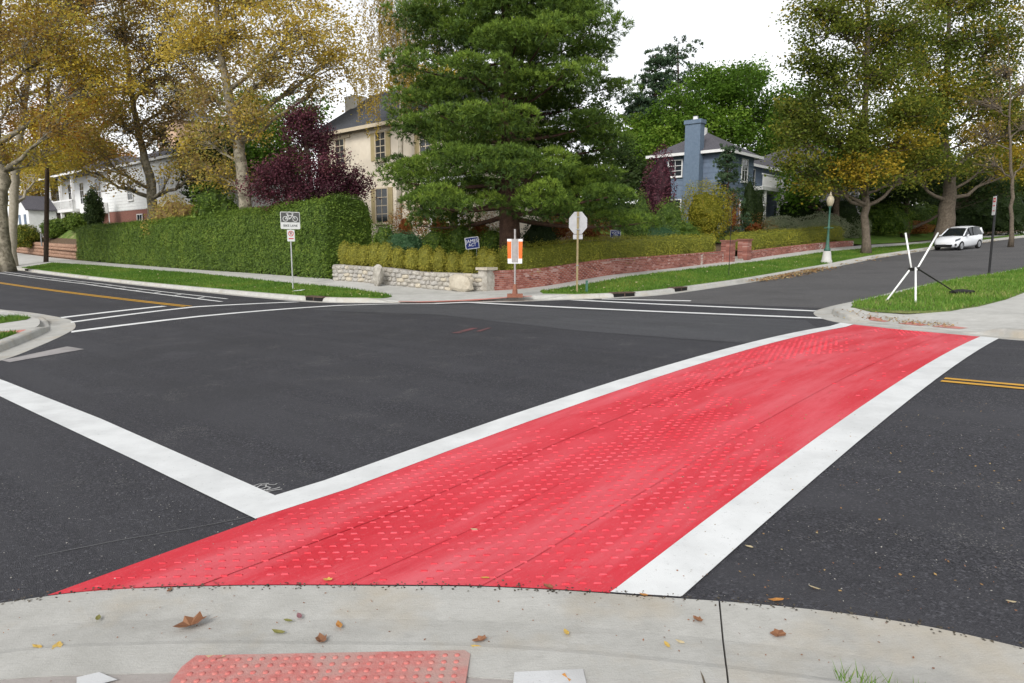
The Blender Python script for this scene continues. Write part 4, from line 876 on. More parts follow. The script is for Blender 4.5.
wood.build('trunk', 'bark_pale', be, True); quads('crown', leaf_quads(np.vstack(C), .11, .1, .65, droop=.8), 'leaf_birch', be, np.concatenate(TN))

# --- the big pine on the corner
def conifer(name, label, base, top, prof, nb, leaf, size, per, pad, bark='bark_pine', trunk_r=.35, flat=.42, rise=.12, group=None, aspect=.18, core=True, z0f=.1, npt=9, skip=.12, tuft_up=.45, jit=.16):
    """whorled boughs carrying rounded needle pads; prof(t) = crown radius at height fraction t"""
    base = np.array(base, float); top = np.array(top, float); e = thing(name, label, 'tree', base, group); wood = MB(); H_ = top[2] - base[2]
    ax_ = lambda t: base + (top - base) * t; tt = np.linspace(0, 1, 14); wood.tube([ax_(t) + rng.normal(0, .03, 3) * (t > 0) for t in tt], trunk_r * (1.25 - tt * 1.05), 10)
    C = []; D = []; TN = []; pads = []; V, F = ico(2); coreM = MB()
    for k in range(nb):
        t = z0f + (1 - z0f) * (k + rng.uniform(0, 1)) / nb; a_ = k * 2.39996 + rng.normal(0, .25); r = prof(t) * rng.uniform(.66, 1.16)
        p0 = ax_(max(0, t - .02)); dr = np.array([math.cos(a_), math.sin(a_), 0]); end = ax_(t) + dr * r + np.array([0, 0, (rise(t) if callable(rise) else rise) * r + rng.normal(0, jit)])
        bp = bez(p0, (p0 + end) / 2 + np.array([0, 0, -.10 * r]), end, 7); wood.tube(bp, np.linspace(max(.03, trunk_r * .33 * (1.1 - t)), .018, 7), 5, False)
        for f_ in ((.42, .68, .9, 1.05) if r > 2.2 else (.6, 1.0)):
            for s_ in ((-1, 0, 1) if .5 < f_ < 1 and r > 2 else (0,)):
                if rng.uniform() < skip: continue
                c = p0 + (end - p0) * f_ + np.cross(dr, [0, 0, 1]) * s_ * r * rng.uniform(.14, .3) + rng.normal(0, .2, 3) * [1, 1, .7] + np.array([0, 0, .1 - .06 * abs(s_)]); pads.append((c, pad * rng.uniform(.55, 1.3)))
    for c, pr in pads:
        sd_ = rng.uniform(0, 50); kx = 1 + .45 * vnoise(V + sd_, 1.3) + .2 * vnoise(V + sd_, 3.3); W = c + V * np.array([pr, pr, pr * flat]) * kx[:, None]
        if core: coreM.add(c + (W - c) * .55, F.tolist())
        n_ = int(per * (pr / pad) ** 2); q, nr = tri_sample(W, F, n_); keep = (nr[:, 2] > -.25) | (rng.uniform(size=n_) < .3); q, nr = q[keep], nr[keep]
        q = q + (c - q) * np.abs(rng.normal(0, .16, len(q)))[:, None]; tc = unit(nr + np.array([0, 0, tuft_up]) + rng.normal(0, .3, nr.shape))
        tq = np.repeat(q, npt, 0); td = unit(np.repeat(tc, npt, 0) + rng.normal(0, .62, (len(q) * npt, 3)))
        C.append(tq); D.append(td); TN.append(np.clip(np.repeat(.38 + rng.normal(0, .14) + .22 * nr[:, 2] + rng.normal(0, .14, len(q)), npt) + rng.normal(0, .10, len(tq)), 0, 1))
    C = np.vstack(C); D = np.vstack(D); TN = np.concatenate(TN); N = len(C); L = (size * rng.uniform(.7, 1.3, N))[:, None]; s_ = unit(np.cross(D, rng.normal(size=(N, 3)))) * L * aspect
    Vq = np.stack([C - s_ * .6, C + s_ * .6, C + D * L + s_ * .5, C + D * L - s_ * .5], 1).reshape(-1, 3)
    wood.build('trunk', bark, e, True)
    if core: tag(set_tint(coreM.build('light_block_core', leaf, e, True), .05), kind='stuff')  # optional added cores in the pads, block light, darkest needle tint
    quads('crown', Vq, leaf, e, TN); return e
rng = np.random.default_rng(SEED_PINE)
pb = at(510, 236, 29.5); pz = gz(pb[0], pb[1]); pb[2] = pz
pp_t = [0, .05, .1, .18, .28, .4, .5, .62, .75, .88, 1]; pp_r = [4.6, 5.4, 5.7, 5.5, 4.8, 4.4, 4.3, 3.7, 3.0, 1.9, .4]
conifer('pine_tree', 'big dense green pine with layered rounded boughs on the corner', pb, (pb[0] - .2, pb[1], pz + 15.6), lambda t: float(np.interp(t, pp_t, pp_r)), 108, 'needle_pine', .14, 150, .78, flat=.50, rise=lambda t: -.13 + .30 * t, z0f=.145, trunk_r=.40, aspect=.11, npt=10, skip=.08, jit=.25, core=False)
rng = np.random.default_rng(77)
# spruces and greenery behind the blue house
q = at(652, 200, 78); z_ = gz(q[0], q[1])
conifer('spruce_tree', 'tall dark conifer with drooping boughs behind the big pine', (q[0], q[1], z_), at(656, 55, 78), lambda t: 5.8 * (1 - t) ** .8 + .5, 60, 'needle_spruce', .30, 42, .95, flat=.25, rise=-.10, core=False, trunk_r=.35, aspect=.2, group='conifers behind the houses')
q = at(678, 200, 86); z_ = gz(q[0], q[1])
conifer('spruce_tree', 'thin-topped conifer rising above the green maple', (q[0], q[1], z_), at(678, 44, 86), lambda t: 4.5 * (1 - t) ** .55 + 1.0, 50, 'needle_spruce', .32, 16, .9, flat=.3, rise=.25, core=False, trunk_r=.3, aspect=.2, group='conifers behind the houses')
p_ = at(725, 200, 74); z_ = gz(p_[0], p_[1])
tree('maple_tree', 'broad bright green tree rising behind the blue house', [(p_[0], p_[1], z_), at(725, 160, 74), at(722, 110, 74), at(722, 80, 74)], [.4, .35, .2, .08],
     [lob(690, 108, 73, 34, 22), lob(735, 92, 73, 38, 24), lob(675, 140, 72, 34, 20), lob(765, 118, 75, 28, 22), lob(720, 130, 72, 40, 22), lob(648, 155, 73, 26, 18), lob(770, 150, 75, 26, 20), lob(710, 78, 75, 22, 12), lob(750, 75, 75, 18, 10), lob(640, 130, 76, 20, 16)], 'leaf_green', 'bark_grey', .28, 80, .85, dens=1.3, tint0=.5)
# --- right: plane trees beside the side street
tz = lambda u, v, f=fw: float(f(u, v))
b0 = at(866, 254, 45.2)
tree('plane_tree', 'green and gold plane tree on the verge right of the lamp post', [(b0[0], b0[1], gz(b0[0], b0[1], fw)), at(865, 200, 45.2), at(863, 150, 45.2), at(866, 80, 45.2), at(868, 0, 45.2), at(868, -60, 45.2)], [.26, .22, .20, .17, .12, .06],
     [lob(815, 120, 44, 36, 26), lob(858, 130, 44, 40, 30), lob(800, 158, 44, 24, 16), lob(840, 175, 44.5, 44, 14), lob(900, 140, 45, 32, 30), lob(830, 85, 45, 40, 26), lob(880, 70, 45, 40, 30), lob(810, 60, 45, 28, 20), lob(840, 25, 45, 46, 26), lob(895, 30, 46, 44, 30), lob(815, 10, 45, 26, 16), lob(860, -30, 45, 60, 30), lob(900, 178, 45, 26, 10), lob(797, 135, 44, 18, 16), lob(870, 170, 43.5, 40, 18), lob(815, 185, 44, 26, 10), lob(905, 110, 44, 34, 24), lob(790, 110, 45, 14, 18), lob(925, 165, 45, 24, 18)],
     'leaf_plane_green', 'bark_grey', .18, 74, .68, dens=1.25, group='plane trees along the right street', tint0=.36, tvar=.45)
b0 = at(945, 238, 53)
tree('plane_tree', 'large plane tree with thick spreading limbs behind the white car', [(b0[0], b0[1], gz(b0[0], b0[1], fw)), at(948, 205, 53), at(951, 178, 53), at(944, 140, 53), at(948, 60, 53), at(950, -20, 53)], [.70, .56, .36, .26, .18, .08],
     [lob(990, 165, 53, 22, 16), lob(925, 150, 52, 30, 18), lob(940, 95, 52, 44, 28), lob(985, 80, 53, 40, 30), lob(920, 55, 53, 40, 28), lob(965, 40, 53, 44, 24), lob(1010, 35, 54, 40, 30), lob(940, 0, 53, 50, 24), lob(1000, -20, 54, 50, 30), lob(912, 110, 52, 30, 20), lob(1020, 120, 54, 30, 22), lob(975, 135, 52, 26, 12), lob(930, 120, 51, 34, 26), lob(1000, 100, 52, 36, 26), lob(955, 165, 51, 20, 10), lob(1018, 160, 53, 22, 16), lob(905, 165, 51, 26, 18)],
     'leaf_plane_green', 'bark_grey', .20, 62, .72, dens=1.1, group='plane trees along the right street', tint0=.46, tvar=.5)
b0 = at(1012, 234, 47)
tree('bare_tree', 'thin pale bare young tree at the right edge of the street', [(b0[0], b0[1], gz(b0[0], b0[1], fw)), at(1012, 190, 47), at(1010, 140, 47), at(1010, 90, 47), at(1008, 40, 47)], [.14, .11, .08, .05, .02],
     [lob(985, 130, 47, 22, 16), lob(1035, 120, 47, 22, 20), lob(985, 100, 47, 26, 14), lob(1030, 85, 47, 26, 16), lob(1005, 70, 47, 22, 18), lob(990, 160, 47, 20, 10), lob(1032, 160, 47, 18, 12)], 'leaf_plane_brown', 'bark_grey', .14, 6, .8, dens=3.0, tint0=.3)
for (px, Y, pts, lf, lab, tn) in ((835, 56, [(815, 175, 30, 20), (850, 160, 34, 24), (880, 170, 30, 20), (800, 195, 22, 14)], 'leaf_green', 'dense green tree behind the lamp post', .2),
                              (905, 60, [(900, 190, 34, 18), (930, 180, 30, 20), (880, 200, 24, 14), (985, 190, 30, 18)], 'leaf_dark', 'dark tree in the shade behind the white car', .6),
                              (1005, 82, [(990, 170, 34, 24), (1025, 170, 34, 26), (1010, 130, 40, 24), (960, 200, 24, 14)], 'leaf_plane_green', 'gold-green tree behind the bare young tree', .7),
                              (785, 70, [(790, 130, 24, 26), (775, 160, 20, 18), (800, 100, 24, 22)], 'leaf_green', 'dark green tree behind the right end of the blue house', .2),
                              (610, 66, [(612, 150, 24, 20), (625, 180, 26, 18), (600, 120, 20, 20), (640, 172, 20, 16)], 'leaf_dark', 'dark tree right behind the big pine', .6),
                              (430, 70, [(410, 95, 26, 20), (440, 80, 30, 24)], 'leaf_plane_gold', 'golden tree behind the cream house roof', .6)):
    p_ = at(px, 235, Y); z_ = gz(p_[0], p_[1]); hh = at(px, min(q_[1] for q_ in pts), Y)
    tree('background_tree', lab, [(p_[0], p_[1], z_), (p_[0], p_[1], (z_ + hh[2]) / 2), tuple(hh)], [.3, .22, .06], [lob(a, b, Y, c, d) for a, b, c, d in pts], lf, 'bark_brown', .28, 60, .85, dens=1.15, group='background trees', tint0=tn)

for (px, Y, pts, lf, lab, tn) in ((590, 52, [(575, 175, 34, 24), (610, 190, 30, 22), (560, 205, 30, 16), (600, 215, 34, 12)], 'leaf_dark', 'low dark evergreen tree filling the garden behind the stop sign', .5),
                              (965, 96, [(950, 190, 40, 30), (990, 180, 40, 34), (1020, 200, 36, 30), (930, 165, 30, 24)], 'leaf_dark', 'dark distant tree above the white car', .7),
                              (840, 100, [(800, 160, 40, 34), (850, 180, 44, 34), (895, 170, 40, 34), (830, 205, 60, 16)], 'leaf_green', 'distant green tree behind the grey house', .15),
                              (250, 85, [(235, 160, 36, 30), (270, 170, 36, 26), (250, 120, 34, 30)], 'leaf_plane_green', 'distant olive tree behind the tall plane trunk', .35)):
    p_ = at(px, 235, Y); z_ = gz(p_[0], p_[1]); hh = at(px, min(q_[1] for q_ in pts), Y)
    tree('background_tree', lab, [(p_[0], p_[1], z_), (p_[0], p_[1], (z_ + hh[2]) / 2), tuple(hh)], [.3, .22, .06], [lob(a, b, Y, c, d) for a, b, c, d in pts], lf, 'bark_brown', .34 * max(1, Y / 85), 60, 1.0, dens=1.15, group='background trees', tint0=tn)
# ------------------------------------------------------------------ garden shrubs
def sh(px, py, Y, rx, ry, leaf, n_, size, label, name='shrub', cat='shrub', fn=YD, **kw):
    """shrub whose middle is seen at px,py, with apparent half sizes rx, ry"""
    c = at(px, py + ry, Y); k = Y / FPX; g_ = gz(c[0], c[1], fn); top = at(px, py - ry, Y)[2]; h = max(.25, (top - g_) / 2)
    return bush(name, label, (c[0], c[1], g_), (rx * k, rx * k * kw.pop('deep', 1.0), h / .96), leaf, n_, size, cat, **kw)
sh(705, 202, 44, 26, 24, 'leaf_ygreen', 8000, .10, 'rounded yellow-green shrub with upright stems before the blue chimney', stems=9, lump=.25, cover=.6, shellw=.2)
sh(668, 213, 42, 17, 16, 'leaf_hedge', 2600, .09, 'dark green leafy shrub left of the yellow-green shrub', lump=.3)
sh(657, 178, 46, 17, 32, 'leaf_plum', 3600, .13, 'purple-leaved shrub tree at the left end of the blue house', name='plum_tree', cat='tree', lump=.35, cover=.7, stems=4)
sh(640, 205, 40, 12, 14, 'leaf_hedge', 2000, .09, 'dark shrub at the right edge of the big pine', lump=.3)
for px, py, Y, rx, ry, lab in ((748, 200, 48.5, 8, 27, 'narrow dark upright evergreen right of the weeping conifer'), (757, 207, 50, 7, 20, 'narrow dark evergreen with red leaves at its top, below the white deck')):
    sh(px, py, Y, rx, ry, 'leaf_dark', 2600, .09, lab, name='columnar_evergreen', cat='evergreen', lump=.15)
q = at(729, 228, 47); conifer('weeping_conifer', 'slim weeping conifer in front of the blue house corner', (q[0], q[1], gz(q[0], q[1])), at(727, 146, 47), lambda t: 1.2 * (1 - t) ** .8 + .12, 44, 'needle_spruce', .15, 22, .36, flat=.5, rise=-.55, trunk_r=.08, core=False, aspect=.2)
sh(733, 205, 46, 8, 14, 'leaf_rust', 1300, .08, 'rust-red twiggy shrub under the weeping conifer', cover=.35, lump=.5, shellw=.22)
sh(752, 222, 48.5, 22, 8, 'leaf_rust', 1600, .07, 'low pinkish-brown shrub left of the garden steps', cover=.35, lump=.5, shellw=.22)
sh(780, 222, 51, 22, 6, 'leaf_pale', 6000, .085, 'low pale flowering shrub above the gate pillar hedge', cover=.7)
sh(820, 219, 53.5, 30, 6.5, 'leaf_pale', 7800, .085, 'long pale flowering shrub behind the lamp post', cover=.7, deep=.5)
sh(850, 221, 57, 20, 6, 'leaf_pale', 5400, .085, 'pale flowering shrub left of the verge plane tree', cover=.7, deep=.6)
sh(560, 215, 35, 22, 13, 'leaf_rust', 3600, .08, 'rusty orange shrub behind the stop sign', cover=.35, lump=.5, shellw=.22)
sh(592, 222, 36, 20, 11, 'leaf_rust', 2600, .08, 'rusty brown shrub left of the small blue yard sign', cover=.35, lump=.5, shellw=.22)
sh(440, 212, 34.5, 26, 11, 'leaf_rust', 3000, .09, 'orange and rust shrub in front of the cream house', cover=.35, lump=.5, shellw=.22)
sh(405, 213, 35.5, 18, 11, 'leaf_rust', 2000, .09, 'tan and rust shrub beside the purple plum', cover=.35, lump=.5, shellw=.22)
sh(480, 215, 34, 22, 10, 'leaf_rust', 2600, .08, 'dark rust shrub left of the pine trunk', cover=.35, lump=.5, shellw=.22)
sh(405, 237, 30.5, 20, 7, 'leaf_juniper', 1500, .08, 'pale blue-green spreading juniper beside the tall hedge', cover=.8, deep=.7)
sh(385, 232, 32, 14, 10, 'leaf_hedge', 1800, .08, 'dark green shrub at the end of the tall hedge', lump=.3)
for i, (px, py, rx, ry, lab) in enumerate(((435, 235, 18, 8, 'dark green spreading yew left of the blue yard sign'), (462, 232, 18, 9, 'dark green spreading yew behind the blue yard sign'), (492, 236, 16, 9, 'dark green yew just left of the pine trunk'), (540, 228, 20, 10, 'dark low yew right of the pine trunk'))):
    sh(px, py, 31, rx, ry, 'leaf_hedge' if i < 3 else 'leaf_dark', 2000, .08, lab, lump=.3)
sh(655, 230, 40, 26, 5, 'leaf_juniper', 1700, .08, 'pale green spreading juniper right of the small blue yard sign', cover=.8, deep=.6)
sh(680, 226, 42, 22, 6, 'leaf_hedge', 1700, .08, 'low green shrub below the yellow-green shrub', cover=.8)
sh(635, 222, 38, 14, 7, 'leaf_hedge', 1300, .08, 'green shrub behind the small blue yard sign', cover=.8)
for i, (px, py, Y, rx, ry, lf, lab) in enumerate(((800, 205, 58, 24, 14, 'leaf_dark', 'dark hedge-like shrub left of the lamp post'), (838, 208, 58, 26, 12, 'leaf_dark', 'dark shrub mass right behind the lamp post'), (885, 212, 60, 24, 12, 'leaf_hedge', 'green shrub right of the verge plane tree'), (915, 213, 66, 20, 11, 'leaf_hedge', 'green leafy shrub left of the white car'), (905, 226, 63, 24, 5, 'leaf_rust', 'low reddish shrub row left of the white car'), (970, 205, 66, 30, 14, 'leaf_dark', 'dark shrub mass above the white car'), (1005, 205, 64, 26, 12, 'leaf_dark', 'dark shrub mass behind the bare young tree'), (932, 205, 68, 14, 16, 'leaf_dark', 'dark shrub beside the large plane trunk'))):
    sh(px, py, Y, rx, ry, lf, 4200, .15, lab, lump=.4)
for i, (px, py, Y, rx, ry, lf, lab) in enumerate(((55, 226, 74, 12, 7, 'leaf_hedge', 'small green shrub below the white garage'), (80, 222, 72, 14, 9, 'leaf_hedge', 'green shrub below the white portico'), (95, 205, 68, 8, 17, 'leaf_dark', 'dark climbing shrub at the portico corner'), (25, 232, 72, 14, 8, 'leaf_plane_green', 'yellow-green shrub behind the huge plane trunk'), (175, 205, 52, 26, 10, 'leaf_plane_brown', 'brown-leaved shrub behind the hedge top'), (218, 200, 46, 24, 16, 'leaf_hedge', 'green shrub behind the hedge beside the tall plane trunk'))):
    sh(px, py, Y, rx, ry, lf, 4200, .16, lab, lump=.4)
# ------------------------------------------------------------------ houses (built in the street frame)
def fbox(face, f, a0, a1, z0, z1, d0, d1):
    return MB(True).box(a0, a1, f - d1, f - d0, z0, z1) if face == 'v' else MB(True).box(f - d1, f - d0, a0, a1, z0, z1)
def window(parent, face, f, a0, a1, z0, z1, nx=2, ny=2, frame='trim_white', shutter=None, sill=True, fr=.08):
    w = fbox(face, f, a0, a1, z0, z1, .0, .03).build('window', 'window_glass', parent)
    for i in range(nx):
        for j in range(ny):
            pa = (a1 - a0) / nx; pz_ = (z1 - z0) / ny
            fbox(face, f, a0 + i * pa + .02, a0 + (i + 1) * pa - .02, z0 + j * pz_ + .02, z0 + (j + 1) * pz_ - .02, .031, .036).build('pane', 'window_glass', w)
    m_ = fbox(face, f, a0 - fr, a0, z0 - fr, z1 + fr, .0, .07)
    for q in ((a1, a1 + fr, z0 - fr, z1 + fr), (a0, a1, z1, z1 + fr), (a0, a1, z0 - fr, z0)):
        t_ = fbox(face, f, *q, .0, .068); m_.add(t_.v, t_.f)
    for i in range(1, nx): t_ = fbox(face, f, a0 + (a1 - a0) * i / nx - .02, a0 + (a1 - a0) * i / nx + .02, z0, z1, .03, .05); m_.add(t_.v, t_.f)
    for j in range(1, ny): t_ = fbox(face, f, a0, a1, z0 + (z1 - z0) * j / ny - .02, z0 + (z1 - z0) * j / ny + .02, .03, .052); m_.add(t_.v, t_.f)
    m_.build('frame', frame, w)
    if sill: fbox(face, f, a0 - .12, a1 + .12, z0 - fr - .07, z0 - fr, 0, .14).build('sill', frame, w)
    if shutter:
        for s0 in (a0 - fr - .42, a1 + fr):
            sh_ = fbox(face, f, s0 + .01, s0 + .41, z0 - .05, z1 + .05, .02, .06).build('shutter', shutter, parent)
def hip_roof(parent, u0, u1, v0, v1, z, zr, ov, mat, fascia='trim_white', gable=None):
    u0 -= ov; u1 += ov; v0 -= ov; v1 += ov; du, dv = u1 - u0, v1 - v0; mb = MB(True)
    if du >= dv: r0, r1 = (u0 + dv / 2, (v0 + v1) / 2), (u1 - dv / 2, (v0 + v1) / 2)
    else: r0, r1 = ((u0 + u1) / 2, v0 + du / 2), ((u0 + u1) / 2, v1 - du / 2)
    V = [(u0, v0, z), (u1, v0, z), (u1, v1, z), (u0, v1, z), (*r0, zr), (*r1, zr)]
    F = [(0, 1, 5, 4), (1, 2, 5), (2, 3, 4, 5), (3, 0, 4), (0, 3, 2, 1)] if du >= dv else [(0, 1, 4), (1, 2, 5, 4), (2, 3, 5), (3, 0, 4, 5), (0, 3, 2, 1)]
    o = mb.add(V, F).build('roof', mat, parent)
    fb = MB(True); t = .04
    for q in ((u0 - t, u1 + t, v0 - t, v0, z - .18, z + .03), (u0 - t, u1 + t, v1, v1 + t, z - .18, z + .03), (u0 - t, u0, v0, v1, z - .18, z + .03), (u1, u1 + t, v0, v1, z - .18, z + .03)): fb.box(*q)
    fb.build('gutter', fascia, o); return o
def boards(parent, face, f, a0, a1, z0, z1, h, mat, name='siding_board'):
    z = z0
    while z < z1 - .05:
        t_ = min(z + h, z1); mb = fbox(face, f, a0, a1, z + .006, t_, 0, .015)
        mb.v = [((p[0], f - .035, p[2]) if face == 'v' and p[1] < f - .005 and abs(p[2] - (z + .006)) < 1e-6 else (f - .035, p[1], p[2]) if face == 'u' and p[0] < f - .005 and abs(p[2] - (z + .006)) < 1e-6 else p) for p in mb.v]
        mb.build(name, mat, parent); z = t_
# cream stucco house
cv = 17.6; cb = float(YD(32, 17.6)) - .3
e = thing('cream_house', 'two-storey cream stucco house with dark hipped roof behind the big pine', 'house', P(31, 17.6, cb))
MB(True).box(26.2, 41, cv, cv + 5.4, cb, 8.75).build('wall', 'stucco', e)
hip_roof(e, 26.2, 41, cv, cv + 5.4, 8.75, 11.5, .55, 'roof_dark', 'trim_cream')
for a0, a1, z0, z1, nx, ny, shu in ((33.7, 34.6, 6.75, 8.3, 2, 4, 'shutter'), (37.9, 38.8, 6.75, 8.3, 2, 4, None), (39.7, 40.5, 6.75, 8.3, 2, 4, None), (29.6, 30.5, 6.75, 8.3, 2, 4, 'shutter'), (33.6, 34.7, 3.0, 5.0, 2, 4, 'shutter'), (38.0, 39.0, 3.0, 5.0, 2, 4, None), (29.5, 30.6, 3.0, 5.0, 2, 4, 'shutter')):
    window(e, 'v', cv, a0, a1, z0, z1, nx, ny, 'trim_cream', shu)
for a0 in (26.3, 28.6):
    MB(True).box(a0, a0 + .3, cv - .9, cv - .6, cb, 4.9).build('column', 'trim_white', e)
MB(True).box(26.0, 29.2, cv - 1.0, cv - .003, 4.903, 5.3).build('porch_roof', 'trim_white', e)
fbox('v', cv, 27.1, 28.1, cb + .2, 4.6, 0, .06).build('door', 'dark_timber', e)
fbox('v', cv, 37.2, 41.0, 8.35, 8.57, .0, .10).build('frieze', 'trim_cream', e)
ch_p = UV(*at(356, 105, 47.5)[:2]); MB(True).box(ch_p[0] - .55, ch_p[0] + .55, ch_p[1] - .5, ch_p[1] + .5, 9.0, at(356, 97, 47.5)[2]).build('chimney', 'trim_white', e)
# blue house
bb_ = 1.6
e = thing('blue_house', 'blue shingled house with grey roof and tall blue chimney uphill on the right', 'house', P(25.5, 43, bb_))
MB(True).box(23.0, 28.6, 40.4, 46.0, bb_, 8.55).build('wall', 'siding_blue', e); MB(True).box(24.2, 28.6, 46.003, 56, bb_, 8.25).build('wing_wall', 'siding_blue', e)
boards(e, 'v', 40.4, 22.97, 28.6, 3.0, 8.5, .40, 'siding_blue'); boards(e, 'u', 23.0, 40.37, 46.0, 3.0, 8.5, .40, 'siding_blue'); boards(e, 'u', 24.2, 46.05, 56, 3.0, 8.2, .40, 'siding_blue')
hip_roof(e, 23.0, 28.6, 40.4, 46.0, 8.58, 10.5, .55, 'roof_grey'); hip_roof(e, 24.2, 28.6, 46.9, 56, 8.27, 9.9, .5, 'roof_grey')
c = MB(True); c.box(24.5, 25.75, 39.65, 40.32, bb_, 10.6); c.box(24.42, 25.83, 39.57, 40.4, 10.603, 10.9); co = c.build('chimney', 'chimney_blue', e); MB(True).lathe((25.1, 40.0, 10.9), [(.2, 0), (.18, .25), (.22, .28)], 10).build('flue_pot', 'trim_white', co)
MB(True).box(25.6, 26.0, 42.6, 43.0, 10.0, 10.75).build('roof_vent', 'trim_white', e)
window(e, 'v', 40.36, 26.3, 27.4, 6.95, 8.1, 2, 3); window(e, 'u', 22.96, 43.7, 44.7, 6.6, 8.2, 2, 2); window(e, 'u', 24.16, 48.0, 49.0, 6.0, 7.9, 1, 2); window(e, 'v', 40.36, 26.3, 27.4, 3.6, 5.1, 2, 3); window(e, 'u', 22.96, 43.7, 44.7, 3.4, 5.0, 2, 2)
dk = MB(True).box(22.2, 24.14, 46.1, 53.4, 6.02, 6.30).build('deck', 'trim_white', e)
for v in np.arange(46.2, 53.4, .16): MB(True).box(22.24, 22.28, v, v + .07, 6.303, 7.2).build('baluster', 'trim_white', dk)
MB(True).box(22.2, 22.32, 46.1, 53.4, 7.203, 7.30).build('handrail', 'trim_white', dk)
for v in (47.0, 50.2, 53.1): MB(True).box(22.3, 22.55, v, v + .25, bb_, 6.017).build('deck_post', 'trim_white', e)
fbox('u', 24.16, 50.5, 51.5, 3.0, 5.1, 0, .06).build('door', 'sign_red', e)
# white house far left
wb = 1.9
e = thing('white_house', 'white two-storey house with columned balcony and brick ground floor, far left', 'house', P(80, 17, wb))
MB(True).box(79, 97.6, 17, 27, wb, 9.1).build('wall', 'siding_white', e); MB(True).box(59, 78.997, 17.02, 27, 5.0, 9.25).build('wing_wall', 'siding_white', e); MB(True).box(59.02, 78.99, 17.05, 27, wb, 4.997).build('brick_base', 'brick_red', e)
boards(e, 'v', 17.02, 59, 78.95, 5.05, 9.2, .30, 'siding_white'); boards(e, 'u', 59.0, 17.02, 27, 5.05, 9.2, .30, 'siding_white'); fbox('v', 17.05, 79.1, 84.0, wb, 5.0, .06, .09).build('brick_face', 'brick_red', e)
hip_roof(e, 79, 97.6, 15.4, 27, 9.15, 11.6, .5, 'roof_grey'); hip_roof(e, 59, 78.4, 17.02, 27, 9.3, 11.8, .45, 'roof_grey')
bal = MB(True).box(84.5, 97.6, 15.3, 16.997, 5.2, 5.5).build('balcony', 'trim_white', e); MB(True).box(84.5, 97.6, 15.3, 15.38, 6.35, 6.5).build('handrail', 'trim_white', bal)
for u in np.arange(84.6, 97.6, .42): MB(True).box(u, u + .1, 15.31, 15.37, 5.503, 6.347).build('baluster', 'trim_white', bal)
for u in (84.6, 88.8, 93.0, 97.2): MB(True).box(u, u + .32, 15.4, 15.72, wb, 5.197).build('column', 'trim_white', e); MB(True).box(u + .04, u + .28, 15.42, 15.68, 5.503, 9.0).build('column', 'trim_white', e)
MB(True).box(79.0, 84.2, 15.9, 16.95, 4.9, 6.0).build('bay_parapet', 'trim_white', e)
for a0, a1, z0, z1 in ((86, 87.2, 6.0, 8.4), (90, 91.2, 6.0, 8.4), (94.3, 95.5, 6.0, 8.4), (80.6, 82.2, 6.6, 8.5), (86, 87.2, 2.8, 4.7), (94.3, 95.6, 2.4, 4.7)): window(e, 'v', 17.0, a0, a1, z0, z1, 2, 3)
for a0, a1, z0, z1 in ((64.5, 65.6, 5.9, 7.6), (72, 73.2, 6.0, 7.8), (70, 71.2, 2.9, 4.5), (62, 63.2, 2.9, 4.5), (80.8, 82.0, 2.9, 4.6)): window(e, 'v', 16.96, a0, a1, z0, z1, 2, 3)
fbox('v', 17.0, 90.2, 91.3, wb + .3, 4.7, 0, .06).build('door', 'dark_timber', e)
e = thing('white_garage', 'small white gabled garage with dark shutters left of the white house', 'garage', P(92.5, 14, wb))
MB(True).box(90, 95, 12.6, 15.25, wb, 5.6).build('wall', 'siding_white', e); MB(True).prism([(90, 5.603), (95, 5.603), (92.5, 7.0)], 1, 12.61, 15.25).build('gable', 'siding_white', e)
rf = MB(True); rf.add([(89.7, 12.3, 5.5), (92.5, 12.3, 7.12), (92.5, 15.28, 7.12), (89.7, 15.28, 5.5), (95.3, 12.3, 5.5), (95.3, 15.28, 5.5), (89.7, 12.3, 5.38), (92.5, 12.3, 7.0), (95.3, 12.3, 5.38), (89.7, 15.28, 5.38), (95.3, 15.28, 5.38)], [(0, 1, 2, 3), (1, 4, 5, 2), (0, 6, 7, 1), (1, 7, 8, 4), (0, 3, 9, 6), (4, 8, 10, 5)]); rf.build('roof', 'roof_grey', e)
for a0 in (91.0, 93.2): fbox('v', 12.6, a0, a0 + .8, 3.0, 5.0, .0, .05).build('shutter', 'siding_blue', e)
# a peach house further back and a grey house in the trees on the right
q = at(168, 150, 92); uq, vq = UV(q[0], q[1]); e = thing('peach_house', 'tall peach-coloured house wall glimpsed behind the left trees', 'house', P(uq, vq, 3.0))
MB(True).box(uq - 3.0, uq + 3.0, vq, vq + 7, 3.0, 17.6).build('wall', 'peach_wall', e); hip_roof(e, uq - 3, uq + 3, vq, vq + 7, 17.65, 19.6, .4, 'roof_grey'); window(e, 'v', vq, uq - .6, uq + .6, 13, 15, 2, 2); window(e, 'v', vq, uq + 1.4, uq + 2.4, 13, 15, 2, 2)
e = thing('grey_house', 'shaded grey house with white window frames behind trees on the right', 'house', P(19, 66, 3))
MB(True).box(19, 29, 55, 78, 2.5, 8.6).build('wall', 'grey_wall', e); hip_roof(e, 19, 29, 55, 78, 8.65, 11.4, .6, 'roof_grey')
for v0 in (56.5, 60.5, 65.5, 70, 74): window(e, 'u', 19, v0, v0 + 1.3, 5.9, 7.7, 2, 2); window(e, 'u', 19, v0, v0 + 1.3, 3.6, 4.8, 2, 2)
window(e, 'v', 55, 20.5, 21.8, 5.9, 7.7, 2, 2)
MB(True).box(17.2, 18.997, 63, 72, 5.2, 5.45).build('porch_roof', 'dark_timber', e)
for v0 in (63.2, 66, 69, 71.6): MB(True).box(17.3, 17.5, v0, v0 + .2, 2.5, 5.197).build('column', 'trim_white', e)
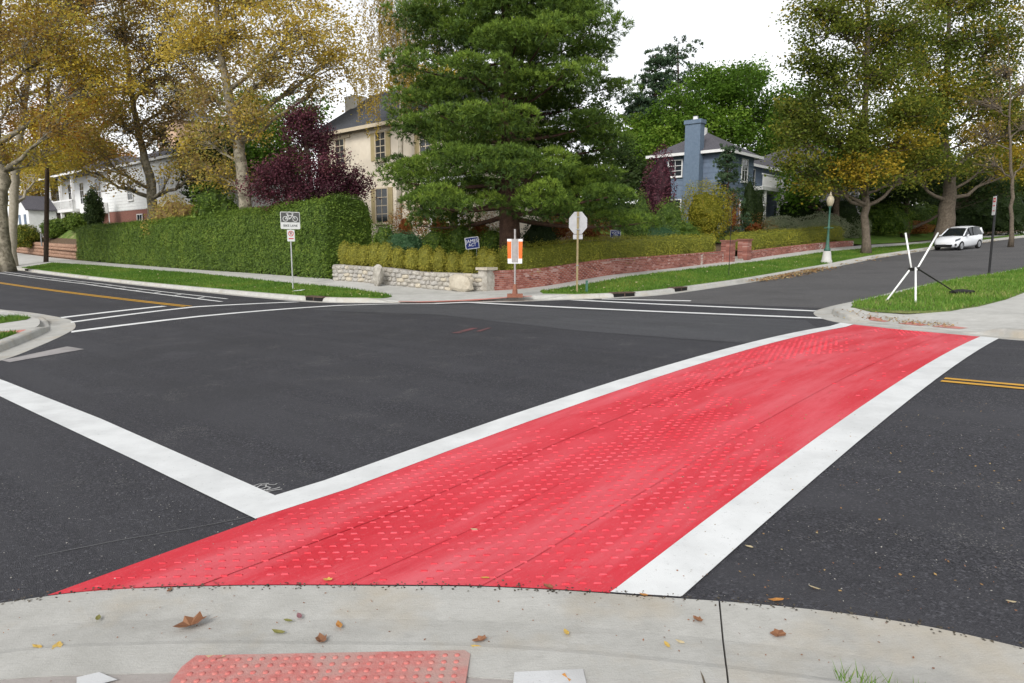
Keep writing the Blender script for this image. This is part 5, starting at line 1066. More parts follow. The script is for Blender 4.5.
# sandstone retaining wall below the white house
e = thing('sandstone_wall', 'reddish sandstone retaining wall left of the tall hedge', 'wall', P(76, 11.6, float(fw(76, 11.6))))
MB(True).box(71.5, 98, 11.75, 12.2, -.3, 1.55).build('mortar_core', 'sandstone', e)
for r_ in range(4):
    u = 71.5 + (r_ % 2) * .3
    while u < 97:
        L = rng.uniform(.5, 1.0); o = bpy.data.objects.new('stone', stone_meshes[0].copy()); o.data.materials[0] = MATS['sandstone']; link(o); x, y = XY(u + L / 2, 11.72); o.location = (float(x), float(y), float(fw(u, 11.6)) + .17 + r_ * .33); o.scale = (L * .52, .16, .19); o.rotation_euler = (0, 0, ANG + math.pi / 2); adopt(o, e); u += L + .03

# ------------------------------------------------------------------ signs and street furniture
def text(s, size, M, mat, parent, name='lettering', ext=.002):
    cu = bpy.data.curves.new(name, 'FONT'); cu.body = s; cu.size = size; cu.align_x = 'CENTER'; cu.align_y = 'CENTER'; cu.extrude = ext; cu.resolution_u = 3
    tmp = bpy.data.objects.new(name, cu); link(tmp); bpy.context.view_layer.update(); me = bpy.data.meshes.new_from_object(tmp.evaluated_get(bpy.context.evaluated_depsgraph_get())); bpy.data.objects.remove(tmp); bpy.data.curves.remove(cu)
    me.transform(M); me.name = name; return fin(me, name, mat, parent)
def facing(loc, nx, ny):                           # matrix: local x to the right, y up, z out of the face towards (nx, ny)
    n = Vector((nx, ny, 0)).normalized(); up = Vector((0, 0, 1)); r_ = up.cross(n)
    return Matrix(((r_.x, up.x, n.x, loc[0]), (r_.y, up.y, n.y, loc[1]), (r_.z, up.z, n.z, loc[2]), (0, 0, 0, 1)))
def plate(M, poly, t0, t1):
    mb = MB(); n_ = len(poly); V = [M @ Vector((p[0], p[1], t)) for t in (t0, t1) for p in poly]
    mb.add(V, [tuple(range(n_))[::-1], tuple(range(n_, 2 * n_))] + [(i, (i + 1) % n_, n_ + (i + 1) % n_, n_ + i) for i in range(n_)]); return mb
def rrect(w, h, r=.03, k=3):
    out = []
    for cx, cy, a0 in ((w / 2 - r, h / 2 - r, 0), (-w / 2 + r, h / 2 - r, 90), (-w / 2 + r, -h / 2 + r, 180), (w / 2 - r, -h / 2 + r, 270)):
        for i in range(k + 1): a_ = R(a0 + 90 * i / k); out.append((cx + r * math.cos(a_), cy + r * math.sin(a_)))
    return out
def ringp(M, cx, cy, r0, r1, z, n=24):
    mb = MB(); V = []
    for k in range(n):
        a_ = 2 * math.pi * k / n
        for rr in (r0, r1): V.append(M @ Vector((cx + rr * math.cos(a_), cy + rr * math.sin(a_), z)))
    return mb.add(V, [(2 * k, 2 * k + 1, 2 * ((k + 1) % n) + 1, 2 * ((k + 1) % n)) for k in range(n)])
def stroke(M, p0, p1, w, z):
    d = np.array(p1) - np.array(p0); nrm = np.array([-d[1], d[0]]) / np.linalg.norm(d) * w / 2
    return MB().add([M @ Vector((*(np.array(q) + s * nrm), z)) for q, s in ((p0, -1), (p1, -1), (p1, 1), (p0, 1))], [(0, 1, 2, 3)])
def onground(u, v, f=fw): return np.array(P(u, v, float(f(u, v)) + .02))
# bike lane sign over a no-parking sign
g0 = onground(25.22, 6.08); e = thing('bike_lane_sign', 'bike lane sign over small no-parking sign on a thin steel post, before the tall hedge', 'sign', g0)
MB().tube([g0 - [0, 0, .2], g0 + [0, 0, 1.5], g0 + [0.0, 0, 3.12]], .028, 8).build('post', 'steel', e)
Ms = facing(g0 + [0, 0, 2.77], .62, -.78)
pl_ = plate(Ms, rrect(.80, .68, .04), .03, .036).build('sign_plate', 'sign_white', e)
plate(Ms, [(-.375, -.07), (.375, -.07), (.375, .315), (-.375, .315)], .0365, .040).build('symbol_field', 'sign_grey', pl_)
for cx in (-.2, .2):
    ringp(Ms, cx, .06, .085, .108, .0415).build('bicycle_wheel', 'sign_white', pl_)
bk = MB()
for p0, p1, w in (((-.2, .06), (-.1, .2), .024), ((-.1, .2), (.1, .2), .024), ((.1, .2), (-.02, .06), .024), ((-.02, .06), (-.1, .2), .024), ((-.02, .06), (-.2, .06), .024), ((.1, .2), (.2, .06), .024), ((.1, .2), (.09, .26), .024), ((.05, .265), (.14, .265), .024), ((-.1, .2), (-.12, .25), .024), ((-.17, .255), (-.07, .255), .03)):
    t_ = stroke(Ms, p0, p1, w, .0415); bk.add(t_.v, t_.f)
bk.build('bicycle_frame', 'sign_white', pl_)
text('BIKE LANE', .125, Ms @ Matrix.Translation((0, -.21, .039)), 'sign_black', pl_)
Mn = facing(g0 + [0, 0, 2.17], .62, -.78); p2_ = plate(Mn, rrect(.31, .46, .03), .03, .036).build('sign_plate', 'sign_white', e); ringp(Mn, 0, .08, .085, .11, .040).build('prohibition_ring', 'sign_red', p2_)
text('P', .17, Mn @ Matrix.Translation((0, .08, .038)), 'sign_black', p2_); stroke(Mn, (-.07, .15), (.07, .01), .022, .043).build('prohibition_bar', 'sign_red', p2_)
stroke(Mn, (-.1, -.12), (.1, -.12), .04, .0385).build('arrow_bar', 'sign_red', p2_)
bw_ = MB(); t_ = plate(Ms, rrect(.80, .68, .04), .0362, .0363)
# stop sign seen from behind
g0 = onground(14.37, 10.77); e = thing('stop_sign', 'back of an octagonal stop sign on a tan post in the far verge', 'sign', g0)
MB().box(g0[0] - .032, g0[0] + .032, g0[1] - .03, g0[1] + .03, g0[2] - .2, g0[2] + 2.80).build('post', 'tan_post', e)
Mo = facing(g0 + [0, 0, 2.42], .30, .95); oc = [(.375 / math.cos(R(22.5)) * math.cos(R(22.5 + 45 * k)) * .86, .375 / math.cos(R(22.5)) * math.sin(R(22.5 + 45 * k)) * 1.02) for k in range(8)]
so = plate(Mo, oc, .034, .038).build('sign_plate', 'steel_dull', e); plate(Mo, [(.97 * p[0], .97 * p[1]) for p in oc], .0385, .040).build('sign_face', 'sign_red', so); text('STOP', .26, Mo @ Matrix.Translation((0, 0, .041)), 'sign_white', so)
plate(Mo, [(-.17, -.56), (.17, -.56), (.17, -.40), (-.17, -.40)], .034, .038).build('lower_plate', 'steel_dull', e)
for dz in (2.2, 2.62, .95): MB().tube([g0 + [-.045, -.034, dz], g0 + [.045, -.034, dz]], .018, 6).build('bolt', 'steel', e)
# temporary orange-edged panel
g0 = onground(15.06, 8.25, lambda u, v: TB(u, v) + ramp_far(u, v)); e = thing('work_sign', 'back of a white temporary sign panel with orange edges on a weighted post', 'sign', g0)
MB().tube([g0 + [0, 0, .12], g0 + [0, 0, 2.22]], .035, 6).build('post', 'wood_grey', e)
Mw = facing(g0 + [0, 0, 1.50], -.05, -1); plate(Mw, [(-.235, -.40), (.235, -.40), (.255, .40), (-.255, .40)], .034, .045).build('panel', 'sign_white', e)
for s_ in (-1, 1): plate(Mw, [(s_ * .240, -.24), (s_ * .252, .32), (s_ * .12, .32), (s_ * .12, -.24)], .0455, .048).build('orange_strip', 'sign_orange', e)
plate(Mw, [(-.105, -.36), (.105, -.36), (.11, .40), (-.11, .40)], .046, .06).build('backing_board', 'wood_grey', e)
MB().box(g0[0] - .26, g0[0] + .26, g0[1] - .12, g0[1] + .12, g0[2] - .02, g0[2] + .10).build('base', 'wood_base', e); MB().tube([g0 + [0, 0, .1], g0 + [0, 0, .42]], [.10, .06], 8).build('socket', 'wood_base', e)
# black post with a parking sign on the right
g0 = onground(4.13, 25.0, lambda u, v: T(u, v) + KH); e = thing('parking_sign', 'narrow red and white parking sign on a black post at the right', 'sign', g0)
MB().tube([g0 - [0, 0, .2], g0 + [0, 0, 3.1]], .045, 8).build('post', 'black_metal', e); Mp = facing(g0 + [0, 0, 2.68], -.96, .22); pp_ = plate(Mp, rrect(.28, .74, .03), .05, .056).build('sign_plate', 'sign_white', e)
plate(Mp, [(-.11, .14), (.11, .14), (.11, .31), (-.11, .31)], .0565, .058).build('red_field', 'sign_red', pp_); text('NO', .11, Mp @ Matrix.Translation((0, .225, .059)), 'sign_white', pp_); text('PARKING', .055, Mp @ Matrix.Translation((0, .0, .058)), 'sign_red', pp_); stroke(Mp, (-.09, -.2), (.09, -.2), .035, .058).build('arrow_bar', 'sign_red', pp_)
# lamp post
g0 = onground(12.75, 32.4); e = thing('lamp_post', 'green cast-iron street lamp post with an acorn globe on the verge', 'lamp post', g0)
MB().lathe(g0, [(.30, -.1), (.30, .12), (.26, .16), (.21, .6), (.17, .66)], 12).build('plinth', 'concrete', e, True)
MB().lathe(g0, [(.17, .66), (.18, .76), (.12, .84), (.09, 1.1), (.065, 1.5), (.06, 1.9), (.085, 1.93), (.085, 1.99), (.055, 2.05), (.045, 3.05), (.08, 3.10), (.10, 3.16)], 12).build('column', 'lamp_green', e, True)
MB().lathe(g0, [(.12, 3.162), (.15, 3.25), (.20, 3.4), (.20, 3.53), (.15, 3.67), (.07, 3.74)], 14).build('globe', 'lamp_glass', e, True); MB().lathe(g0, [(.075, 3.742), (.07, 3.80), (.035, 3.85), (.03, 3.93), (.005, 3.97)], 10).build('finial', 'lamp_glass', e, True)
MB().box(g0[0] - .28, g0[0] + .28, g0[1] - .02, g0[1] + .02, g0[2] + 1.94, g0[2] + 1.98).build('crossbar', 'lamp_green', e)
# utility pole and wire
g0 = onground(68.5, 8.4); tpz = at(49, 60, 58.4); e = thing('utility_pole', 'dark wooden utility pole beside the end of the tall hedge', 'pole', g0)
MB().tube([g0 - [0, 0, .3], (g0 + tpz) / 2, tpz], [.19, .16, .12], 8).build('shaft', 'dark_timber', e, True); MB().tube([tpz + np.array([-1.0, .6, -.5]), tpz + np.array([1.0, -.6, -.5])], .07, 6).build('crossarm', 'dark_timber', e); MB().tube([g0 + [-.1, -.14, 1.3], g0 + [-.1, -.14, 2.3]], .05, 6).build('conduit', 'steel_dull', e)
a_ = at(48, 148, 58.2); b_ = at(-90, 149, 40); w = MB().tube([a_ + (b_ - a_) * t + np.array([0, 0, -.5 * t * (1 - t)]) for t in np.linspace(0, 1, 10)], .018, 4).build('overhead_wire', 'steel_dull', loc=tuple(a_)); tag(w, 'thin overhead wire running left from the utility pole', 'wire')
g0 = onground(13.4, 21.0); e = tag(MB().tube([g0 - [0, 0, .2], g0 + [0, 0, 3.3]], .014, 6).build('slender_pole', 'black_metal', loc=tuple(g0)), 'slender bare dark pole on the verge before the gate pillars', 'pole')
g0 = onground(14.25, 10.9); tag(MB().box(g0[0] + .12, g0[0] + .2, g0[1] - .1, g0[1] - .04, g0[2] - .1, g0[2] + .42).build('utility_marker', 'lamp_green', loc=tuple(g0)), 'small teal utility marker beside the stop sign post', 'marker')
g0 = onground(23.9, 5.55); tag(MB().add([g0 + [-.22, -.08, .05], g0 + [.14, -.14, .06], g0 + [.22, .10, .09], g0 + [-.12, .12, .05], g0 + [-.22, -.08, .04], g0 + [.14, -.14, .05], g0 + [.22, .10, .08], g0 + [-.12, .12, .04]], [(0, 1, 2, 3), (7, 6, 5, 4), (0, 4, 5, 1), (1, 5, 6, 2), (2, 6, 7, 3), (3, 7, 4, 0)]).build('paper_sheet', 'sign_white', loc=tuple(g0)), 'white sheet of paper lying on the verge near the bike lane sign', 'paper')
# blue yard signs
for px, py, Y, w_, h_, nx, lab, l1, l2 in ((472, 243, 27.3, .58, .46, .45, 'blue yard sign with white lettering above the stone wall shrubs', 'JAMES', 'ACT'), (615.5, 234, 34.5, .53, .39, .0, 'small blue yard sign with white lettering behind the low hedge', 'VOTE', 'YES')):
    c = at(px, py, Y); M_ = facing(c, nx, -1) @ Matrix.Rotation(R(7 if nx else 0), 4, 'Z'); zg = gz(c[0], c[1]); e = thing('yard_sign', lab, 'yard sign', (c[0], c[1], zg), 'blue yard signs')
    pl_ = plate(M_, rrect(w_, h_, .02), 0, .01).build('panel', 'sign_white', e); plate(M_, rrect(w_ * .92, h_ * .90, .02), .0102, .012).build('blue_field', 'sign_blue', pl_)
    text(l1, h_ * .42, M_ @ Matrix.Translation((0, h_ * .15, .013)), 'sign_white', pl_); text(l2, h_ * .36, M_ @ Matrix.Translation((0, -h_ * .17, .013)), 'sign_white', pl_)
    for s_ in (-.3, .3):
        q = M_ @ Vector((s_ * w_, -h_ / 2 + .02, -.01)); MB().tube([(q.x, q.y, min(zg, q.z - .25) - .05), (q.x, q.y, q.z + h_ * .4)], .006, 5).build('wire_stake', 'steel', e)
# white tripod on the right corner
cg = at(914, 269, 18.3); gl = lambda u, v: T(u, v) + KH + .01
f1 = np.array(P(3.90, 11.0, 0)); f1[2] = float(gl(3.90, 11.0)); f2 = at(886, 301, 17.9); f2[2] = float(gl(*UV(f2[0], f2[1]))) ; e = thing('pole_tripod', 'crossed white plastic poles strapped into a tripod on the right corner lawn', 'tripod', f1)
hub1 = at(910, 269.5, 18.2); hub2 = at(917.5, 268.5, 18.0); t1 = at(905.5, 233, 18.5); t2 = at(938, 233, 18.7); f3 = at(958, 292, 19.4); f3[2] = float(gl(*UV(f3[0], f3[1]))) + .02
MB().tube([f2, hub1 + [-.0, 0, 0], hub1 + (hub1 - f2) * .02], .023, 10).build('pole', 'pvc_white', e, True)
MB().tube([f1, hub2 + [-.05, 0, .02]], .025, 10).build('pole', 'pvc_white', e, True); MB().tube([hub1 + [.05, 0, -.03], t1], .023, 10).build('pole', 'pvc_white', e, True); MB().tube([hub2 + [-.03, 0, -.05], t2], .023, 10).build('pole', 'pvc_white', e, True)
MB().tube([hub2, f3], [.022, .016], 8).build('strap_leg', 'strap_black', e)
for k in range(3): MB().tube([hub1 + [-.03, .02 * k, .03 - .03 * k], (hub1 + hub2) / 2 + [0, -.05, .02 - .02 * k], hub2 + [.06, .02, .02 - .03 * k]], .024, 6).build('binding', 'strap_black', e)
bg_ = MB(); V, F = ico(2); bg_.add(f3 + [.15, .05, .06] + V * np.array([.36, .12, .07]) * (1 + .35 * vnoise(V, 2.1, 4))[:, None], F.tolist()); tag(bg_.build('sandbag', 'strap_black', None, True, loc=tuple(f3)), 'slumped black weight bag on the lawn at the tripod strap', 'bag')

# ------------------------------------------------------------------ white car
cu_, cv_ = 8.75, 47.0; cz = float(T(cu_, cv_)) + .004; cx_, cy_ = XY(cu_, cv_); fwd = np.array([-.86, -.51]); fwd /= np.linalg.norm(fwd); lef = np.array([-fwd[1], fwd[0]])
gslope = (float(T(*UV(cx_ + fwd[0], cy_ + fwd[1]))) - float(T(*UV(cx_ - fwd[0], cy_ - fwd[1])))) / 2
def CW(x, y, z): return (cx_ + fwd[0] * x * .87 + lef[0] * y * .92, cy_ + fwd[1] * x * .87 + lef[1] * y * .92, cz + z * .95 + gslope * x)
car = thing('parked_car', 'small white hatchback parked facing downhill beside the far kerb', 'car', (float(cx_), float(cy_), cz))
def cadd(V, F, name, mat, parent=None, smooth=False): return MB().add([CW(*p) for p in V], F).build(name, mat, parent or car, smooth)
secs = [(-2.06, .62, .42, .80), (-2.02, .74, .30, .98), (-1.85, .83, .24, 1.03), (-1.3, .88, .22, 1.02), (-.4, .885, .20, .99), (.4, .885, .20, .98), (.95, .88, .20, 1.00), (1.35, .87, .22, .96), (1.75, .82, .24, .88), (1.98, .70, .28, .74), (2.07, .52, .36, .60)]
V = []; ns = 11
for x, w_, zb, zt in secs:
    for y, z in ((0, zb), (w_ * .85, zb), (w_ * .97, zb + .12), (w_, (zb + zt) * .5), (w_ * .97, zt - .10), (w_ * .86, zt), ): V.append((x, y, z))
    V.append((x, 0, zt + .03))
    for y, z in ((w_ * .86, zt), (w_ * .97, zt - .10), (w_, (zb + zt) * .5), (w_ * .97, zb + .12)): V.append((x, -y, z))
n_ = 11; F = [(i * n_ + k, (i + 1) * n_ + k, (i + 1) * n_ + (k + 1) % n_, i * n_ + (k + 1) % n_) for i in range(len(secs) - 1) for k in range(n_)] + [tuple(range(n_)), tuple(range((len(secs) - 1) * n_, len(secs) * n_))[::-1]]
body = cadd(V, F, 'body', 'car_white', None, True)
cab = [(-1.98, .70, 1.02, .70), (-1.78, .76, 1.46, .62), (-1.0, .78, 1.58, .64), (.0, .78, 1.57, .64), (.30, .79, 1.47, .66), (1.02, .80, 1.0, .78)]
V = []
for x, wl, zt, wt in cab: V += [(x, wl + .02, .97), (x, wt, max(zt, .98)), (x, -wt, max(zt, .98)), (x, -wl - .02, .97)]
F = [(i * 4 + k, i * 4 + k + 1, (i + 1) * 4 + k + 1, (i + 1) * 4 + k) for i in range(5) for k in range(3)] + [(0, 3, 2, 1), (20, 21, 22, 23)]
gl_ = cadd(V, F, 'windows', 'car_glass')
V = []
for x, w_, z in ((-1.95, .60, 1.45), (-1.65, .66, 1.54), (-.9, .68, 1.61), (-.1, .68, 1.60), (.26, .67, 1.51)): V += [(x, w_, z - .03), (x, w_ * .8, z + .015), (x, 0, z + .03), (x, -w_ * .8, z + .015), (x, -w_, z - .03)]
cadd(V, [(i * 5 + k, i * 5 + k + 1, (i + 1) * 5 + k + 1, (i + 1) * 5 + k) for i in range(4) for k in range(4)], 'roof', 'car_white', None, True)
def ctube(pts, r_, name, mat, parent=None, n=6): return MB().tube([CW(*p) for p in pts], r_, n).build(name, mat, parent or car, True)
for s_ in (-1, 1):
    ctube([(1.0, .80 * s_, 1.0), (.28, .66 * s_, 1.49)], .045, 'pillar', 'car_white'); ctube([(-1.95, .74 * s_, 1.02), (-1.74, .64 * s_, 1.46)], .08, 'pillar', 'car_white'); ctube([(-.45, .80 * s_, .98), (-.5, .66 * s_, 1.55)], .025, 'pillar', 'car_black')
    cadd([(1.93, .74 * s_, .66), (1.55, .86 * s_, .80), (1.52, .87 * s_, .90), (1.88, .70 * s_, .80), (1.98, .73 * s_, .66), (1.60, .89 * s_, .80), (1.57, .90 * s_, .90), (1.93, .71 * s_, .80)], [(4, 5, 6, 7), (0, 1, 5, 4), (2, 3, 7, 6), (3, 0, 4, 7), (1, 2, 6, 5)], 'headlight', 'headlamp')
    cadd([(2.0, .76 * s_, .34), (1.9, .82 * s_, .36), (1.88, .80 * s_, .52), (1.99, .70 * s_, .50), (1.8, .7 * s_, .4)], [(0, 1, 2, 3), (0, 4, 1), (1, 4, 2), (2, 4, 3), (3, 4, 0)], 'fog_light_recess', 'car_black')
    V, F = ico(1); cadd([(.72 + p[0] * .09, s_ * (.98 + p[1] * .1), 1.03 + p[2] * .07) for p in V], F.tolist(), 'mirror', 'car_white', None, True)
    for x in (-1.30, 1.28):
        wh = MB(); 
        def wring(r_, y): return [CW(x + r_ * math.cos(2 * math.pi * k / 18), s_ * y, .33 + r_ * math.sin(2 * math.pi * k / 18)) for k in range(18)]
        prof = [(.20, .72), (.31, .70), (.335, .74), (.335, .86), (.31, .895), (.22, .89)]; V = sum([wring(a, b) for a, b in prof], []); wheel = MB().add(V, [(i * 18 + k, i * 18 + (k + 1) % 18, (i + 1) * 18 + (k + 1) % 18, (i + 1) * 18 + k) for i in range(5) for k in range(18)] + [tuple(range(18))]).build('wheel', 'tyre', car, True)
        V = wring(.225, .885) + wring(.20, .87) + [CW(x, s_ * .885, .33)]; MB().add(V, [(k, (k + 1) % 18, 18 + (k + 1) % 18, 18 + k) for k in range(18)] + [(18 + k, 18 + (k + 1) % 18, 36) for k in range(18)]).build('rim', 'rim', wheel)
        V = wring(.40, .60) + wring(.40, .893); MB().add(V, [(k, (k + 1) % 18, 18 + (k + 1) % 18, 18 + k) for k in range(18)] + [tuple(range(18, 36))]).build('wheel_arch', 'car_black', car) if False else None
cadd([(2.085, -.55, .27), (2.085, .55, .27), (2.095, .58, .46), (2.095, -.58, .46), (1.95, -.5, .3), (1.95, .5, .3), (1.95, .56, .44), (1.95, -.56, .44)], [(0, 1, 2, 3), (4, 7, 6, 5), (0, 4, 5, 1), (2, 6, 7, 3), (1, 5, 6, 2), (3, 7, 4, 0)], 'lower_grille', 'car_black')
cadd([(2.10, -.17, .50), (2.10, .17, .50), (2.09, .17, .60), (2.09, -.17, .60), (2.07, -.17, .50), (2.07, .17, .50), (2.06, .17, .60), (2.06, -.17, .60)], [(0, 1, 2, 3), (4, 7, 6, 5), (0, 4, 5, 1), (2, 6, 7, 3), (1, 5, 6, 2), (3, 7, 4, 0)], 'number_plate', 'sign_white')
cadd([(2.02, -.05, .70), (2.02, .05, .70), (1.99, .05, .75), (1.99, -.05, .75)], [(0, 1, 2, 3)], 'badge', 'rim')

# ------------------------------------------------------------------ fallen leaves
def leaf_mesh(kind, mat, curl):
    if kind == 'lobed': out = [(0, -.5), (.14, -.40), (.32, -.36), (.30, -.16), (.40, .08), (.26, .16), (.16, .36), (0, .5), (-.13, .34), (-.26, .18), (-.36, .05), (-.30, -.16), (-.34, -.34), (-.14, -.40)]
    else: out = [(0, -.5), (.14, -.36), (.24, -.1), (.2, .2), (0, .5), (-.2, .2), (-.24, -.1), (-.14, -.36)]
    V = [(0, 0, .02)]; n_ = len(out)
    for x, y in out: V.append((x, y, curl * (x * x * 1.6 + y * y * .7) + rng.normal(0, .03)))
    V += [(0, -.5, .03), (.02, -.8, .09), (-.02, -.8, .09)]
    F = [(0, 1 + k, 1 + (k + 1) % n_) for k in range(n_)] + [(n_ + 1, n_ + 2, n_ + 3)]
    me = bpy.data.meshes.new('fallen_leaf'); me.from_pydata(V, [], F); me.materials.append(MATS[mat]); a = me.attributes.new('tint', 'FLOAT', 'FACE'); a.data.foreach_set('value', rng.uniform(0, 1, len(F)).astype(np.float32)); return me
def groundz(x, y):
    u, v = UV(x, y); u = float(u); v = float(v); d = np.hypot(near[:, 0] - u, near[:, 1] - v); i = int(np.argmin(d)); t_ = near[min(i + 1, len(near) - 1)] - near[i - 1]; side = t_[0] * (v - near[i][1]) - t_[1] * (u - near[i][0])
    if side > 0: return float(T(u, v)) + .010
    return float(T(u, v)) + (.006 if d[i] < .74 else off_ramp(u, v) + .004)
lk_ = [(-1.48, 2.93, .15, 'lobed', 'fallen_brown', 1.6, 'large curled brown leaf lying in the near gutter at left'), (-.84, 2.79, .085, 'lobed', 'fallen_brown', 1.5, 'curled dark brown leaf just above the tactile plate'), (-.79, 2.91, .08, 'oval', 'fallen_orange', .9, 'orange-brown leaf in the gutter above the tactile plate'),
       (-1.00, 3.0, .06, 'oval', 'fallen_mauve', .6, 'mauve leaf in the middle of the near gutter'), (-1.04, 2.96, .05, 'oval', 'fallen_olive', .8, 'small olive leaf beside the mauve leaf in the gutter'), (-1.05, 2.86, .07, 'oval', 'fallen_olive', 1.4, 'flat olive leaf below the mauve leaf in the gutter'),
       (-1.96, 3.02, .06, 'oval', 'fallen_olive', .8, 'olive leaf alone in the left part of the gutter'), (-2.09, 2.79, .06, 'oval', 'fallen_yellow', .6, 'pale yellow leaf at the far left of the gutter'), (-2.0, 2.79, .07, 'lobed', 'fallen_yellow', .5, 'yellow leaf right of the pale one at the gutter left'), (-.96, 3.345, .06, 'lobed', 'fallen_yellow', .8, 'bright yellow leaf on the red crossing edge'),
       (-.14, 2.76, .07, 'lobed', 'fallen_brown', 1.2, 'brown leaf at the right end of the tactile plate'), (-.15, 2.71, .06, 'oval', 'fallen_yellow', .8, 'yellow-tan leaf touching the tactile plate corner'), (.24, 2.81, .06, 'oval', 'fallen_yellow', .6, 'yellow leaf in the gutter below the red crossing'), (.84, 2.89, .06, 'lobed', 'fallen_brown', 1.0, 'brown leaf left of the kerb joint'),
       (1.24, 3.01, .08, 'oval', 'fallen_orange', .8, 'orange leaf on the asphalt edge right of the white line'), (1.15, 2.75, .075, 'lobed', 'fallen_brown', .9, 'brown leaf in the gutter right of the kerb joint'), (.66, 2.70, .05, 'oval', 'fallen_yellow', .5, 'small yellow leaf left of the crack in the gutter'), (.72, 2.72, .045, 'oval', 'fallen_pale', .5, 'small pale leaf nearest the crack in the gutter'),
       (.19, 2.47, .10, 'lobed', 'fallen_orange', .8, 'orange leaf lying on the white painted patch'), (-1.25, 2.67, .09, 'oval', 'fallen_pale', 1.4, 'dry tan leaf at the left end of the tactile plate'), (1.46, 3.10, .06, 'oval', 'fallen_pale', .5, 'pale leaf on the asphalt right of the orange leaf'), (2.26, 2.90, .05, 'oval', 'fallen_pale', .5, 'pale leaf on the asphalt at the right edge'),
       (-.72, 2.60, .06, 'oval', 'fallen_pale', .6, 'pale leaf lying on the tactile plate'), (-.60, 2.66, .06, 'lobed', 'fallen_yellow', .5, 'yellow leaf on the upper edge of the tactile plate'), (-1.75, 3.28, .06, 'oval', 'fallen_brown', .9, 'brown leaf at the left red crossing edge'), (-.14, 3.33, .05, 'oval', 'fallen_yellow', .5, 'yellow leaf at the red crossing edge near the middle'), (.18, 3.22, .06, 'lobed', 'fallen_brown', .9, 'small brown leaf where red crossing meets the gutter'), (.64, 3.12, .05, 'oval', 'fallen_orange', .5, 'orange leaf at the foot of the right white line'), (-.23, 3.95, .05, 'oval', 'fallen_pale', .5, 'pale leaf lying on the red crossing'), (1.30, 3.55, .05, 'oval', 'fallen_pale', .4, 'pale leaf beside the white line on the asphalt')]
leafmat('soil_crumb', [(.03, .025, .02), (.07, .06, .045), (.12, .10, .07)], .0)
leafmat('pale_grit', [(.20, .19, .18), (.34, .33, .31), (.45, .43, .40)], .0)
leafmat('fallen_orange', [(.52, .22, .05), (.60, .30, .09), (.45, .18, .05)], .2)
for x, y, s_, kd, mt, cl, lab in lk_:
    o = bpy.data.objects.new('fallen_leaf', leaf_mesh(kd, mt, cl)); link(o); o.location = (x, y, groundz(x, y) + .003); o.scale = (s_ * .8, s_, s_ * .6); o.rotation_euler = (rng.normal(0, .05), rng.normal(0, .07), rng.uniform(-.9, .9) + (1.57 if s_ > .1 else .9)); tag(o, lab, 'leaf', 'fallen leaves in the foreground')
# crumbs, twigs and small leaves scattered on the street
def scatter(n_, fn, size, mat, name, label, tint=None, zf=None):
    pts = fn(n_); z = np.array([zf(*p) if zf else float(T(*UV(*p))) + .008 for p in pts]); C = np.column_stack([pts, z + size * .15]); o = quads(name, leaf_quads(C, size, 2.5, .7), mat, None, rng.uniform(0, 1, len(C)) if tint is None else np.full(len(C), tint)); return tag(o, label, 'litter', None, 'stuff')
scatter(260, lambda n: np.column_stack([rng.uniform(-2.6, 2.6, n), rng.uniform(2.45, 3.4, n)]), .011, 'fallen_brown', 'leaf_litter', 'tiny dark crumbs and bits on the near gutter', None, groundz)
scatter(320, lambda n: np.column_stack([rng.uniform(1.0, 4.5, n), rng.uniform(3.0, 7.0, n)]), .016, 'litter', 'leaf_litter', 'small tan leaf bits on the asphalt right of the crossing')
def edge_pts(n):
    k_ = near[(near[:, 0] > -2) & (near[:, 1] > -9)]; p = k_[rng.integers(0, len(k_), n)] + rng.normal(0, .02, (n, 2)); x, y = XY(p[:, 0], p[:, 1]); return np.column_stack([x, y])
scatter(900, edge_pts, .014, 'soil_crumb', 'leaf_litter', 'dark grit line where the asphalt meets the near gutter', None, groundz)
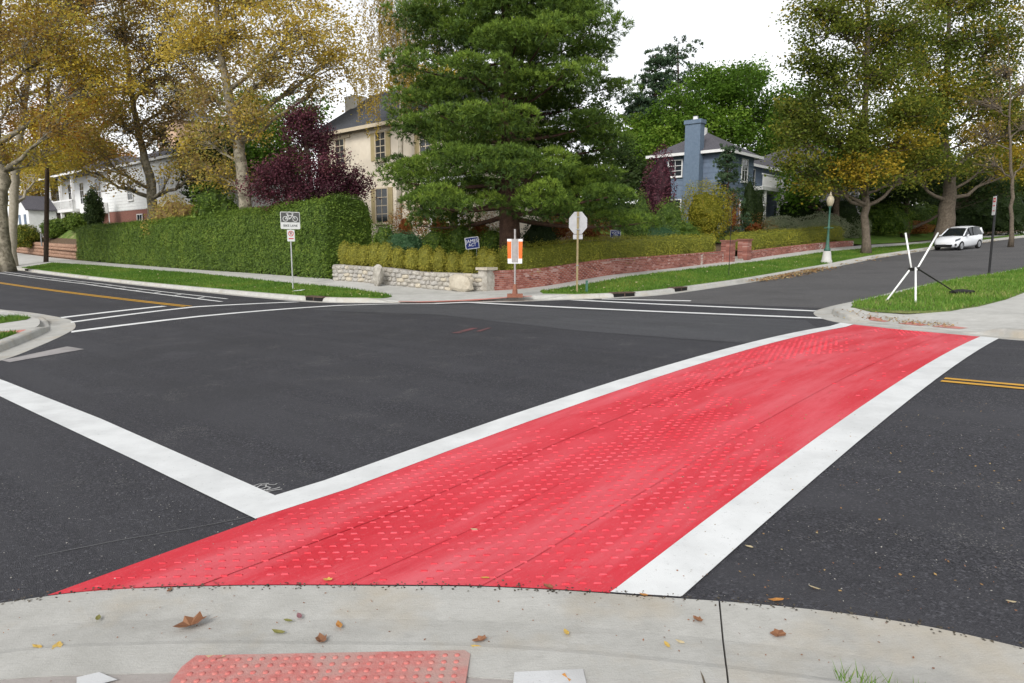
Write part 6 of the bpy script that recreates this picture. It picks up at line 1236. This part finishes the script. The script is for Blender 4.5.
scatter(700, lambda n: np.column_stack([rng.uniform(.9, 4.2, n), rng.uniform(2.9, 5.6, n)]), .009, 'pale_grit', 'leaf_litter', 'pale loose grit on the asphalt beside the right white line')
scatter(500, lambda n: np.column_stack([rng.uniform(-4.2, -1.6, n), rng.uniform(3.3, 5.6, n)]), .009, 'pale_grit', 'leaf_litter', 'pale loose grit on the asphalt left of the red crossing')
def gut(n):
    i = rng.integers(0, len(far), n * 6); p = far[i]; m_ = (p[:, 1] > 20) & (p[:, 1] < 60); p = p[m_][:n] + rng.normal(0, .35, (min(n, m_.sum()), 2)); x, y = XY(p[:, 0], p[:, 1]); return np.column_stack([x, y])
scatter(1500, gut, .12, 'litter', 'leaf_litter', 'rust-coloured leaves gathered along the side street gutter', None, lambda x, y: float(TB(*UV(x, y))) + .05)
def rc_(n): u = rng.uniform(2.4, 4.9, n); v = np.interp(u, [2.4, 4.9], [6.9, 8.2]) + rng.normal(0, .25, n); x, y = XY(u, v); return np.column_stack([x, y])
scatter(420, rc_, .05, 'litter', 'leaf_litter', 'dry leaves and grit on the right corner ramp', None, lambda x, y: float(T(*UV(x, y))) + ramp_right(*[float(q) for q in UV(x, y)]) + .02)
for nm, poly, n_, lab in (('v', verge_left, 170, 'yellow leaves scattered on the lawn before the tall hedge'), ('b', [p for p in verge_b if p[1] < 50], 170, 'yellow leaves scattered on the verge below the brick wall')):
    def inpoly(n, poly=poly):
        pa = np.array(poly); out = []
        while len(out) < n:
            q = rng.uniform(pa.min(0), pa.max(0)); ins = False; j = len(pa) - 1
            for i in range(len(pa)):
                if (pa[i, 1] > q[1]) != (pa[j, 1] > q[1]) and q[0] < (pa[j, 0] - pa[i, 0]) * (q[1] - pa[i, 1]) / (pa[j, 1] - pa[i, 1] + 1e-12) + pa[i, 0]: ins = not ins
                j = i
            if ins: out.append(XY(*q))
        return np.array(out)
    scatter(n_, inpoly, .09, 'fallen_pale', 'leaf_litter', lab, None, lambda x, y: float(TB(*UV(x, y))) + KH + .06)
